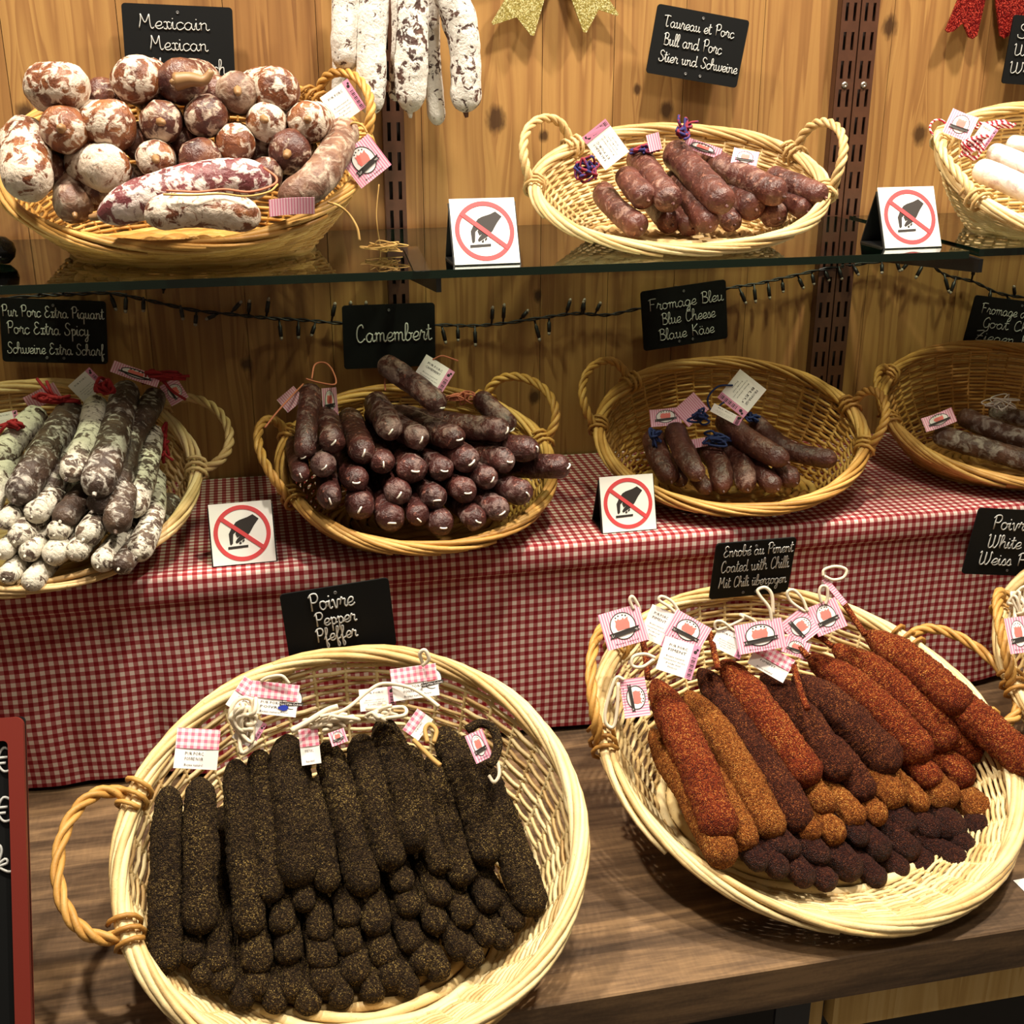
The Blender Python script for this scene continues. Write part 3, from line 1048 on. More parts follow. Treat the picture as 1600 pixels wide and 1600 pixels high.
for i, it in enumerate(items):
    pix, rp, hs, mt = it['q']
    (ob, M, Mi), P, r = lying('spicy', 'dry_sausage', pix, rp, hs, mt, it['label'], 'extra spicy sausages', 200 + i, lump=.07, freq=24, capB=1.1, ridge=.09)
    knot(ob, Mi, P[-1], P[-1] - P[-2] - V((0, 0, .01)), r * .6, M_spd)
A = RP('spicy', 90, 908, .012)
pale = [(98, 815, 22, 'first row of ends', M_spd), (53, 808, 20, 'first row of ends', M_spw), (27, 846, 21, 'second row of ends', M_spw), (135, 842, 21, 'second row of ends', M_spw),
        (88, 836, 18, 'second row of ends', M_spw), (43, 868, 18, 'third row of ends', M_spw), (82, 874, 21, 'third row of ends', M_spw), (117, 868, 18, 'third row of ends', M_spw),
        (157, 884, 18, 'third row of ends', M_spw), (189, 888, 18, 'third row of ends', M_spd), (10, 905, 18, 'lowest row of ends', M_spw), (48, 914, 19, 'lowest row of ends', M_spw),
        (4, 866, 16, 'third row of ends', M_spw), (6, 820, 17, 'first row of ends', M_spw)]
items = [dict(x=q[0], row=q[3], q=q) for q in pale]
label_rows(items, 'mouldy sausage, %s in the %s of the spicy basket')
for i, it in enumerate(items):
    x, y, rp, row, mt = it['q']
    p = facing(x, y - rp * .2, A, R(30))
    r = px2m(p, rp)
    d = V((.30, .95, .10)).normalized()
    ob, M, Mi = sausage('dry_sausage', [p + d * .15, p + d * .07, p - d * r * .5], r, mt, it['label'], 'sausage', 'extra spicy sausages', 230 + i, .07, 24, 1, 1.1)
    knot(ob, Mi, p - d * r * .5, -d + V((0, 0, -.3)), r * .5, M_spw)

# --- camembert sausages, ends to the viewer with a white clip each
A = RP('cam', 655, 838, .010)
Z = lambda x, y: (400 + x / 3.077, 440 + y / 3.077)
camb = [(215, 930, 50, 'third row', .19, 0, 0), (325, 890, 58, 'third row', .16, 0, 0), (370, 770, 65, 'second row', .16, 0, 0), (515, 820, 68, 'second row', .17, 0, 0), (645, 715, 65, 'top row', .15, 0, 0),
        (785, 755, 63, 'top row', .15, -14, 0), (880, 595, 56, 'crest', .10, -35, .2), (965, 755, 64, 'top row', .17, -25, 0), (1185, 712, 62, 'top row', .16, -42, 0),
        (1330, 805, 62, 'second row', .17, -40, 0), (1480, 890, 60, 'second row', .18, -40, -.1), (480, 960, 65, 'third row', .16, 0, 0), (610, 870, 60, 'second row', .16, 0, 0),
        (760, 905, 72, 'second row', .17, -6, 0), (900, 905, 60, 'second row', .17, -8, 0), (1025, 865, 70, 'second row', .16, -16, 0), (1205, 862, 63, 'second row', .16, -28, 0),
        (355, 1045, 60, 'fourth row', .16, 3, 0), (500, 1085, 70, 'fourth row', .16, 6, 0), (685, 1020, 68, 'third row', .16, 0, 0), (865, 1045, 65, 'third row', .16, -5, 0),
        (1010, 1010, 65, 'third row', .16, -12, 0), (1125, 945, 58, 'third row', .16, -20, 0), (1290, 1020, 62, 'third row', .16, -28, 0), (650, 1135, 70, 'bottom row', .16, 0, 0),
        (780, 1122, 56, 'bottom row', .16, 0, 0), (895, 1160, 63, 'bottom row', .16, -6, 0), (1062, 1132, 60, 'bottom row', .16, -10, 0), (1172, 1090, 62, 'bottom row', .16, -18, 0)]
items = [dict(x=q[0], row=q[3], q=q) for q in camb]
label_rows(items, 'dark clipped sausage, %s in the %s of the Camembert basket')
for i, it in enumerate(items):
    zx, zy, rz, row, L, yw, up = it['q']
    x, y = Z(zx, zy + (14 if row == 'bottom row' else 0))
    p = facing(x, y, A, R(27))
    r = px2m(p, rz / 3.077)
    d = V((math.sin(R(yw)), math.cos(R(yw)), {'bottom row': .06, 'fourth row': 0, 'crest': .16}.get(row, -.06) + up)).normalized()
    tip = p - d * r * .45
    sag = V((0, 0, rnd.uniform(-.004, .004)))
    ob, M, Mi = sausage('dry_sausage', [tip + d * L, tip + d * L * .5 + sag, tip], r, M_cam, it['label'], 'sausage', 'Camembert sausages', 260 + i, .085, 28, 1, .95, ridge=.04)
    clip(ob, Mi, tip, -d + V((0, 0, .5 * rnd.uniform(-1, 1))), r)
# two that lie on top with their whole length in view
for pix, hs, rp, lab in (([(486, 608), (480, 660), (474, 715)], [.06, .07, .06], 17, 'dark slim sausage standing along the left side of the Camembert basket'),
                         ([(745, 618), (775, 645), (800, 672)], [.075, .075, .07], 17, 'dark sausage lying at upper right of the Camembert basket below the twine')):
    (ob, M, Mi), P, r = lying('cam', 'dry_sausage', pix, rp, hs, M_cam, lab, 'Camembert sausages', 300 + rp + len(lab), lump=.08, freq=28)
    clip(ob, Mi, P[-1], P[-1] - P[-2], r)

# --- blue cheese sausages
bl = [([(1020, 677), (1030, 715), (1050, 752)], 19, [-.01, -.008, -.008], 'bottom layer'), ([(1045, 720), (1068, 757)], 13, [-.02, -.018], 'bottom layer'),
      ([(1052, 668), (1070, 710), (1094, 748)], 18, [.006, .014, .016], 'top layer'), ([(1085, 740), (1108, 768)], 13, [-.018, -.012], 'bottom layer'),
      ([(1098, 694), (1122, 725), (1130, 768)], 18, [-.012, -.008, -.008], 'bottom layer'), ([(1130, 694), (1158, 725), (1168, 766)], 18, [-.012, -.006, -.006], 'bottom layer'),
      ([(1170, 715), (1195, 745), (1215, 765)], 16, [-.012, -.008, -.006], 'bottom layer'), ([(1210, 730), (1232, 745), (1245, 755)], 16, [-.014, -.010, -.008], 'bottom layer'),
      ([(1125, 652), (1170, 690), (1232, 722)], 19, [.008, .016, .018], 'top layer'), ([(1175, 655), (1225, 700), (1308, 720)], 16, [.000, -.002, .004], 'top layer')]
items = [dict(x=q[0][-1][0], row=q[3], q=q) for q in bl]
label_rows(items, 'glossy brown sausage, %s in the %s of the Fromage Bleu basket')
for i, it in enumerate(items):
    pix, rp, hs, row = it['q']
    (ob, M, Mi), P, r = lying('bleu', 'dry_sausage', pix, rp, hs, M_bleu, it['label'], 'blue cheese sausages', 320 + i, lump=.06, freq=30, capB=1.1, ridge=.06, taperB=.88)
    knot(ob, Mi, P[-1], P[-1] - P[-2], r * .5, M_bleu)

# --- goat cheese and white sausages at the right edge
for i, (pix, rp, hs, lab) in enumerate([([(1458, 678), (1520, 695), (1640, 730)], 17, [.0, .006, .006], 'reddish-brown sausage lying lowest in the goat cheese basket'),
                                        ([(1497, 648), (1560, 675), (1650, 700)], 17, [.004, .01, .01], 'grey-bloomed sausage lying in the middle of the goat cheese basket'),
                                        ([(1545, 640), (1600, 655), (1680, 672)], 14, [.0, .004, .004], 'dark sausage lying at the back of the goat cheese basket')]):
    (ob, M, Mi), P, r = lying('goat', 'dry_sausage', pix, rp, hs, M_goat, lab, 'goat cheese sausages', 340 + i, lump=.07, freq=28, ridge=.06)
for i, (pix, rp, hs, lab) in enumerate([([(1524, 262), (1580, 285), (1680, 335)], 19, [.012, .016, .016], 'smooth white sausage lying nearest the rim of the upper right basket'),
                                        ([(1545, 236), (1600, 258), (1690, 300)], 17, [.014, .018, .018], 'smooth white sausage, middle one in the upper right basket'),
                                        ([(1572, 224), (1620, 232), (1700, 262)], 14, [.006, .01, .01], 'smooth white sausage at the back of the upper right basket')]):
    (ob, M, Mi), P, r = lying('boar', 'white_sausage', pix, rp, hs, M_boar, lab, 'white sausages at the right edge', 350 + i, lump=.03, freq=20, capA=.8)

# --- pepper sausages
A = onZ(560, 1562, .866)
FB = R(42)
pep = [((264, 1228), (258, 1522), 26, .018), ((311, 1214), (311, 1462), 27, .022), ((366, 1186), (391, 1466), 25, .022), ((404, 1172), (421, 1412), 24, .016), ((447, 1148), (468, 1388), 35, .020),
       ((480, 1215), (514, 1396), 21, .012), ((508, 1158), (572, 1402), 27, .020), ((560, 1148), (614, 1362), 29, .020), ((596, 1122), (650, 1334), 29, .022), ((640, 1165), (692, 1368), 21, .010),
       ((672, 1180), (727, 1386), 22, .010), ((690, 1136), (768, 1352), 27, .018), ((722, 1150), (838, 1432), 28, .012)]
items = [dict(x=q[1][0], row='top layer', q=q) for q in pep]
label_rows(items, 'black pepper-crusted sausage, %s in the %s of the pepper basket')
pep_heads = []
for i, it in enumerate(items):
    b0, t0, rp, h = it['q']
    tip = facing(*t0, A, FB)
    back = RP('pep', *b0, h)
    r = px2m(tip.lerp(back, .5), rp)
    mid = tip.lerp(back, .5) + V((rnd.uniform(-.003, .003), 0, .004))
    ob, M, Mi = sausage('pepper_sausage', [back, mid, tip], r, M_pep, it['label'], 'sausage', 'pepper sausages', 400 + i, .06, 40, 1.2, 1.0, taperA=.74, grit=.0011)
    knot(ob, Mi, tip, (tip - back) + V((0, 0, -.05)), r * .6, M_pep)
    pep_heads.append((ob, Mi, back, (back - tip).normalized(), r))
lowp = [(340, 1512, 21, 1), (348, 1542, 22, 2), (402, 1512, 25, 1), (452, 1496, 22, 1), (441, 1450, 21, 0), (476, 1416, 20, 0), (503, 1462, 21, 0), (506, 1506, 24, 1), (545, 1440, 22, 0), (400, 1550, 22, 2), (454, 1553, 21, 2), (507, 1545, 23, 2),
        (546, 1484, 21, 1), (557, 1528, 24, 2), (590, 1452, 24, 0), (604, 1500, 21, 1), (632, 1385, 20, 0), (641, 1424, 19, 0), (645, 1478, 21, 1), (690, 1406, 22, 0), (684, 1450, 20, 1), (664, 1512, 20, 2), (617, 1537, 22, 2), (731, 1440, 20, 1),
        (722, 1490, 20, 2), (768, 1416, 20, 0), (764, 1470, 18, 2), (808, 1446, 18, 1), (378, 1568, 20, 2), (430, 1574, 20, 2), (482, 1576, 21, 2), (534, 1566, 20, 2), (586, 1556, 20, 2), (638, 1550, 19, 2), (690, 1522, 19, 2), (300, 1500, 20, 2), (318, 1532, 19, 2), (744, 1504, 18, 2), (790, 1474, 18, 2)]
items = [dict(x=q[0], row=('upper row of ends', 'middle row of ends', 'bottom row of ends')[q[3]], q=q) for q in lowp]
label_rows(items, 'black pepper-crusted sausage, %s in the %s of the pepper basket')
for i, it in enumerate(items):
    x, y, rp, k_ = it['q']
    tip = facing(x, y, A, FB)
    u = (x - 262) / 576
    bp = RP('pep', x - (110 * u * u + 20 * u), y - 265, 0)
    d = (bp - tip)
    d.z = min(d.z, .25 * d.length)
    d.normalize()
    r = px2m(tip, rp)
    d2 = (d + V((rnd.uniform(-.06, .06), 0, rnd.uniform(-.08, .0)))).normalized()
    ob, M, Mi = sausage('pepper_sausage', [tip + d2 * .17, tip + d2 * .08, tip - d * r * .45], r, M_pep, it['label'], 'sausage', 'pepper sausages', 430 + i, .09, 40, 1, 1, nn=24, grit=.0010)

# --- chilli sausages
A = onZ(1330, 1388, .866)
FB, AZ = R(42), R(24)
chi = [((1022, 1062), (1132, 1312), 30, .020, M_chr), ((1018, 1140), (1138, 1352), 26, -.004, M_cho), ((1096, 1180), (1172, 1326), 22, -.002, M_cho), ((1072, 1080), (1214, 1310), 27, .014, M_cho), ((1092, 1045), (1256, 1298), 28, .008, M_chd),
       ((1128, 1032), (1272, 1226), 29, .024, M_chr), ((1190, 1052), (1320, 1218), 26, .018, M_chd), ((1270, 1140), (1360, 1250), 25, .008, M_chd), ((1238, 1056), (1402, 1206), 33, .026, M_chd), ((1262, 1024), (1450, 1190), 30, .026, M_chr),
       ((1300, 1008), (1492, 1168), 29, .022, M_chr), ((1420, 1090), (1530, 1186), 25, .012, M_chr), ((1352, 988), (1512, 1112), 28, .020, M_chr), ((1440, 1062), (1618, 1206), 28, .010, M_chr)]
items = [dict(x=q[1][0], row='top layer', q=q) for q in chi]
label_rows(items, 'chilli-flake coated sausage, %s in the %s of the chilli basket')
chi_heads = []
for i, it in enumerate(items):
    b0, t0, rp, h, mt = it['q']
    if t0[0] in (1512, 1618):
        tip = RP('chi', *t0, h + .004)
    else:
        tip = facing(*t0, A, FB, AZ)
    back = RP('chi', *b0, h)
    r = px2m(tip.lerp(back, .5), rp)
    mid = tip.lerp(back, .5) + V((rnd.uniform(-.003, .003), 0, .005))
    ob, M, Mi = sausage('chilli_sausage', [back, mid, tip], r, mt, it['label'], 'sausage', 'chilli sausages', 500 + i, .06, 40, 1.8, 1.0, taperA=.6, grit=.0011)
    chi_heads.append((ob, Mi, back, (back - tip).normalized(), r, mt))
lowc = [(1294, 1262, 21, 0, M_cho), (1339, 1281, 23, 0, M_cho), (1402, 1250, 26, 0, M_cho), (1442, 1260, 20, 0, M_cho), (1483, 1252, 26, 0, M_cho), (1532, 1268, 25, 0, M_cho), (1510, 1218, 26, 0, M_chr), (1564, 1223, 25, 0, M_chr),
        (1458, 1220, 22, 0, M_chr), (1375, 1280, 19, 0, M_cho), (1308, 1308, 22, 0, M_cho), (1271, 1304, 20, 0, M_cho), (1573, 1274, 18, 0, M_chr),
        (1240, 1333, 19, 1, M_chdd), (1222, 1362, 20, 2, M_chdd), (1190, 1352, 18, 2, M_chdd), (1262, 1376, 20, 2, M_chdd), (1285, 1342, 22, 1, M_chdd), (1298, 1382, 18, 2, M_chdd), (1335, 1362, 25, 2, M_chdd), (1380, 1333, 22, 1, M_chdd),
        (1348, 1314, 18, 1, M_chdd), (1420, 1294, 21, 1, M_chdd), (1427, 1332, 22, 2, M_chdd), (1460, 1304, 20, 1, M_chdd), (1492, 1299, 24, 1, M_chdd), (1375, 1376, 20, 2, M_chdd), (1411, 1362, 18, 2, M_chdd), (1470, 1335, 18, 2, M_chdd),
        (1537, 1300, 20, 1, M_chdd), (1512, 1326, 18, 2, M_chdd), (1564, 1282, 18, 1, M_chdd), (1450, 1352, 18, 2, M_chdd), (1222, 1330, 16, 1, M_chdd), (1585, 1292, 17, 2, M_chdd), (1548, 1322, 18, 2, M_chdd), (1500, 1348, 18, 2, M_chdd), (1450, 1368, 18, 2, M_chdd)]
items = [dict(x=q[0], row=('orange row of ends', 'upper dark row', 'lowest dark row')[q[3]], q=q) for q in lowc]
label_rows(items, 'chilli-flake coated sausage, %s in the %s of the chilli basket')
for i, it in enumerate(items):
    x, y, rp, k_, mt = it['q']
    tip = facing(x, y, A, FB, AZ)
    near = RP('chi', x, y, -.030)
    end_on = x > 1490 and y > 1265 and (near - CAM).length < (tip - CAM).length
    if end_on: tip = near
    bp = RP('chi', x - 165, y - 190, -.01)
    d = (bp - tip).normalized()
    d.z = min(d.z, .25)
    d.normalize()
    L = .17
    if end_on:
        d = (d + (tip - CAM).normalized() * 1.3).normalized()
        L = .075
    r = px2m(tip, rp)
    ob, M, Mi = sausage('chilli_sausage', [tip + d * L, tip + d * L * .5, tip - d * r * .45], r, mt, it['label'], 'sausage', 'chilli sausages', 530 + i, .09, 40, 1, 1, nn=24, grit=.0010)
#PART2
# ------------------------------------------------------------------ chalk handwriting (stroke alphabet, x-height 10)
GL = {
 'a': "9,8 5,10 1,6 2,1 6,0 9,5|9,9 9,3 11,0 13,2", 'b': "0,2 4,12 4,19 2,20 1,16 1,3 4,0 8,3 8,8 5,9 9,8 11,9",
 'c': "9,8 6,10 2,8 1,4 3,0 6,0 10,3", 'd': "9,8 5,10 1,6 2,1 6,0 9,5|10,20 10,3 12,0 14,2", 'e': "0,3 7,5 8,9 5,10 2,7 1,3 4,0 8,1 10,3",
 'f': "0,3 5,12 6,19 4,20 3,16 3,-8 5,-10 6,-6 4,0 9,3", 'g': "9,8 5,10 1,6 2,1 6,0 9,5|9,9 9,-6 6,-10 3,-8 6,-3 12,3",
 'h': "0,2 4,13 4,19 2,20 1,16 1,0|1,5 4,9 7,10 8,7 8,2 10,0 12,2", 'i': "0,3 2,10 2,2 4,0 6,2|2,14 2,15.5",
 'k': "0,2 4,13 4,19 2,20 1,16 1,0|1,5 6,10 7,7 3,5 7,1 10,1", 'l': "0,3 4,13 4,19 2,20 1,15 2,2 4,0 6,2",
 'm': "0,8 2,10 2,0|2,7 5,10 7,8 7,0|7,7 10,10 12,8 12,2 14,0 16,2", 'n': "0,8 2,10 2,0|2,7 6,10 8,8 8,2 10,0 12,2",
 'o': "6,10 2,9 1,4 4,0 8,2 9,7 6,10 8,8 12,9", 'p': "1,7 3,10 3,-10|3,7 6,10 9,7 8,2 5,0 3,2|8,1 11,3",
 'q': "9,8 5,10 1,6 2,1 6,0 9,5|9,9 9,-10|9,0 12,3", 'r': "0,3 2,10 3,11.5 4,9 7,9 6,3 8,0 10,2", 's': "0,2 4,10 6,5 6,1 3,0 1,2|5,0 8,2",
 't': "0,3 3,12 3,18 3,3 5,0 8,2|0,12 7,13", 'u': "0,8 2,10 2,3 4,0 8,4 8,10 8,2 10,0 12,2", 'v': "0,8 2,10 4,1 6,0 8,9 11,9",
 'w': "0,8 1,10 2,3 4,0 8,3 8,10 8,3 10,0 14,3 14,10 16,9", 'x': "1,9 4,10 5,5 4,0 1,1|9,9 6,10 5,5 7,0 10,2",
 'y': "0,8 2,10 2,3 4,0 8,4 8,10|8,10 8,-6 5,-10 3,-7 11,2", 'z': "1,9 7,10 3,3 6,2 6,-6 3,-9 2,-5 10,2",
 'M': "1,0 3,12 3,20|3,20 8,8 13,20|13,20 14,4 16,0 18,2", 'T': "0,19 8,20 14,19|7,20 6,4 8,0 11,2", 'P': "3,20 3,0|0,16 4,20 10,20 12,15 9,10 3,10",
 'B': "3,20 3,0|0,17 5,20 10,18 9,12 4,11 11,9 12,3 8,0 2,1", 'S': "12,17 8,20 4,18 4,13 9,9 11,4 7,0 2,1 1,5",
 'W': "0,18 2,20 2,3 5,0 9,6 9,20 9,4 12,0 16,8 16,20 18,18", 'E': "11,17 7,20 3,17 5,12 8,11 4,10 1,5 4,0 9,1 12,4", 'C': "11,16 9,20 4,17 2,8 4,1 8,0 13,4",
 'F': "3,20 3,0|0,18 4,20 13,20|3,11 10,11", 'K': "3,20 3,0|12,20 3,10 8,8 13,0", 'Z': "1,19 12,20 2,2 13,1|3,10 11,10", 'G': "11,16 8,20 3,15 2,6 5,0 10,2 11,9 11,-4 7,-8",
 '\u20ac': "10,16 6,18 3,12 3,6 6,1 11,2|0,11 8,11|0,7 7,7",
}
for ch, b_, ext in (('\xe4', 'a', '|3,13 3,14.5|7,13 7,14.5'), ('\xfc', 'u', '|3,13 3,14.5|7,13 7,14.5'), ('\xe9', 'e', '|5,13 8,17'), ('\xe8', 'e', '|8,13 4,17')):
    GL[ch] = GL[b_] + ext


def write(mb, text, u0, u1, base, xh, slope=0.0, r=.00055, z=.001, asp=None):
    """strokes of one line between u0 and u1 (metres, board axes)"""
    x = 0
    lines = []
    for ch in text:
        if ch == ' ':
            x += 8
            continue
        if ch not in GL:
            x += 6
            continue
        mx = 0
        for st in GL[ch].split('|'):
            P = [tuple(float(q) for q in p.split(',')) for p in st.split()]
            mx = max(mx, max(p[0] for p in P))
            lines.append([(x + p[0], p[1]) for p in P])
        x += mx - .5 + (1.5 if ch.isupper() else 0)
    s = (u1 - u0) / x
    for L in lines:
        P = [V((u0 + p[0] * s, base + p[1] * xh / 10 + slope * p[0] * s, z)) for p in L]
        Q = catmull(P, 4) if len(P) > 2 else P
        mb.tube(Q, r, 4)


def quad_frame(c, plane_p, n):
    W = [on_plane(x, y, plane_p, n) for x, y in c]           # tl, tr, br, bl
    ex = ((W[1] - W[0]) + (W[2] - W[3])).normalized()
    n = V(n).normalized()
    if n.dot(CAM - W[0]) < 0: n = -n
    ey = n.cross(ex).normalized()
    ctr = sum(W, V()) / 4
    wd = ((W[1] - W[0]).length + (W[2] - W[3]).length) / 2
    ht = ((W[0] - W[3]).dot(ey) + (W[1] - W[2]).dot(ey)) / 2
    return ctr, ex, ey, n, wd, ht


def rounded(w_, h_, r, n=5):
    P = []
    for cx, cy, a0 in ((w_ / 2 - r, h_ / 2 - r, 0), (-w_ / 2 + r, h_ / 2 - r, 90), (-w_ / 2 + r, -h_ / 2 + r, 180), (w_ / 2 - r, -h_ / 2 + r, 270)):
        for i in range(n + 1):
            a = R(a0 + 90 * i / n)
            P.append((cx + r * math.cos(a), cy + r * math.sin(a)))
    return P


def board(corners, Y, lines, label, lean=0.0, slope=0.0, r=.00055, holes=True):
    n = V((0, -math.cos(R(lean)), math.sin(R(lean))))
    cx = sum(c[0] for c in corners) / 4
    cy = sum(c[1] for c in corners) / 4
    p0 = onY(cx, cy, Y)
    ctr, ex, ey, n, wd, ht = quad_frame(corners, p0, n)
    t = thing('chalk_label', label, 'sign', frame(ctr, ex, ey, n), 'black chalk labels')
    mb = MB()
    mb.prism(rounded(wd, ht, .004), -.002, 0)
    mb.build('slate', M_board, t, smooth=False)
    mb = MB()
    for (tx, u0, u1, vb, xh) in lines:
        write(mb, tx, (u0 - .5) * wd, (u1 - .5) * wd, (.5 - vb) * ht, xh * ht * .80, slope, r)
    mb.build('chalk_writing', M_chalk, t)
    if holes:
        mb = MB()
        for u, v in ((.5, .09), (.42, .92), (.58, .92)):
            mb.lathe([(.0017, 0), (.0017, .0008), (.0010, .0009), (.0009, .0004)], 10, 0, Matrix.Translation(((u - .5) * wd, (.5 - v) * ht, 0)))
        mb.build('eyelet', plain('eyelet_grey', '#6f6f70', .4, .4), t)
    # nail or clip that carries the label
    if abs(Y) < .2:
        mb = MB()
        mb.tube([V((0, ht * .42, -.002)), V((0, ht * .42, 0)) + Matrix(((ex.x, ex.y, ex.z), (ey.x, ey.y, ey.z), (n.x, n.y, n.z))) @ V((0, -ctr.y - .0005, 0))], .0015, 6)
        mb.build('hanging_pin', M_steel, t)
    return t


board([(191, 4), (364, 12), (367, 136), (196, 131)], -.022, [('Mexicain', .14, .78, .30, .11), ('Mexican', .23, .76, .56, .11), ('Mexikanisch', .24, .92, .85, .12)], 'black chalk label reading Mexicain on the wall above the fat sausages')
board([(1032, 7), (1175, 32), (1147, 138), (1006, 112)], -.030, [('Taureau et Porc', .09, .86, .30, .10), ('Bull and Porc', .12, .76, .56, .11), ('Stier und Schweine', .10, .97, .80, .10)], 'black chalk label reading Taureau et Porc, tilted on the wall')
board([(1588, 25), (1733, 33), (1708, 142), (1562, 128)], -.030, [('Sanglier', .06, .80, .33, .13), ('Wild boar', .06, .85, .58, .10), ('Wildschwein', .05, .95, .84, .10)], 'black chalk label with Wild lines cut by the right edge beside the red bow')
board([(-2, 466), (166, 470), (168, 570), (4, 564)], -.030, [('Pur Porc Extra Piquant', .02, .98, .28, .11), ('Porc Extra Spicy', .06, .83, .55, .12), ('Schweine Extra Scharf', .05, .97, .86, .11)], 'black chalk label reading Pur Porc Extra Piquant above the mouldy sausages')
board([(532, 478), (678, 473), (682, 571), (540, 577)], -.030, [('Camembert', .13, .96, .58, .17)], 'black chalk label reading Camembert in front of the slotted upright', r=.0009)
board([(1000, 456), (1132, 437), (1139, 528), (1007, 549)], -.030, [('Fromage Bleu', .08, .96, .34, .12), ('Blue Cheese', .22, .86, .60, .12), ('Blaue K\xe4se', .18, .84, .86, .12)], 'black chalk label reading Fromage Bleu on the wall')
board([(1528, 463), (1672, 478), (1648, 560), (1500, 540)], -.035, [('Fromage de Ch\xe8vre', .09, 1.0 - .06, .32, .12), ('Goat Cheese', .14, .86, .58, .12), ('Ziegen K\xe4se', .10, .88, .84, .12)], 'black chalk label reading Goat Cheese cut by the right edge')
board([(441, 928), (611, 903), (616, 1008), (449, 1038)], -.425, [('Poivre', .25, .66, .30, .15), ('Pepper', .28, .66, .53, .12), ('Pfeffer', .27, .65, .76, .12)], 'black chalk label reading Poivre Pepper Pfeffer behind the pepper basket', r=.0008)
board([(1128, 849), (1248, 840), (1228, 925), (1100, 938)], -.335, [('Enrob\xe9 au Piment', .10, .97, .24, .12), ('Coated with Chilli', .09, .95, .52, .13), ('Mit Chili \xfcberzogen', .09, .95, .80, .12)], 'black chalk label reading Coated with Chilli behind the chilli basket', lean=-9)
board([(1520, 795), (1680, 800), (1676, 905), (1513, 895)], -.335, [('Poivre Blanc', .16, .90, .30, .13), ('White Pepper', .16, .92, .58, .12), ('Weiss Pfeffer', .12, .92, .84, .12)], 'black chalk label reading White Pepper cut by the right edge', r=.0008)

# red framed price board standing at the lower left
pn = V((0, -math.cos(R(28)), math.sin(R(28))))
tr, br = (on_plane(x, y, (0, -.700, WORK), pn) for x, y in ((38, 1119), (51, 1592)))
ey = (tr - br).normalized()
n = pn
ex = ey.cross(n).normalized()
br = br - ey * ((br.z - WORK - .001) / ey.z)
wd, ht = .22, (tr - br).length
ctr = br + ey * ht / 2 - ex * wd / 2
t = thing('price_board', 'red framed blackboard with euro signs standing at the lower left corner', 'blackboard', frame(ctr, ex, ey, n))
mb = MB()
mb.prism(rounded(wd, ht, .004), -.006, -.001)
mb.build('slate', M_board, t, smooth=False)
mb = MB()
out, inn = rounded(wd, ht, .007), rounded(wd - .024, ht - .036, .004)
k_ = len(out)
vs = [V((x, y, -.008)) for x, y in out] + [V((x, y, .006)) for x, y in out] + [V((x, y, .006)) for x, y in inn] + [V((x, y, -.002)) for x, y in inn]
fs = []
for a in range(3):
    for i in range(k_):
        j = (i + 1) % k_
        fs.append((a * k_ + i, a * k_ + j, (a + 1) * k_ + j, (a + 1) * k_ + i))
mb.add(vs, fs)
mb.build('red_frame', plain('frame_red', '#6e2117', .45), t, smooth=False)
for vy in (1208, 1286, 1365):
    q = on_plane(2, vy, ctr, n)
    lx_, ly_ = (q - ctr).dot(ex), (q - ctr).dot(ey)
    mb = MB()
    write(mb, '\u20ac' if vy < 1300 else 'k', lx_ - .006, lx_ + .0085, ly_, .011, r=.0011, z=.0005)
    mb.build('chalk_price', M_chalk, t)

# ------------------------------------------------------------------ do-not-touch tent signs
HAND = [(915, 400), (1020, 480), (945, 585), (880, 705), (800, 790), (700, 850), (665, 868), (648, 840), (668, 800), (722, 742), (672, 772), (640, 705), (655, 665), (606, 710), (606, 860), (580, 888), (558, 872), (532, 700), (575, 605), (640, 510), (700, 478), (830, 440)]
TIPS = [[(706, 862), (742, 838), (750, 872), (722, 888)], [(757, 832), (790, 802), (800, 830), (766, 862)]]
BAR = [(530, 915), (860, 905), (860, 945), (530, 958)]


def uvh(P, w_):
    return [(((x - 180 - (y - 185) * .112) / 1035 - .5) * w_, (.5 - (y - 185) / 1030) * w_) for x, y in P]


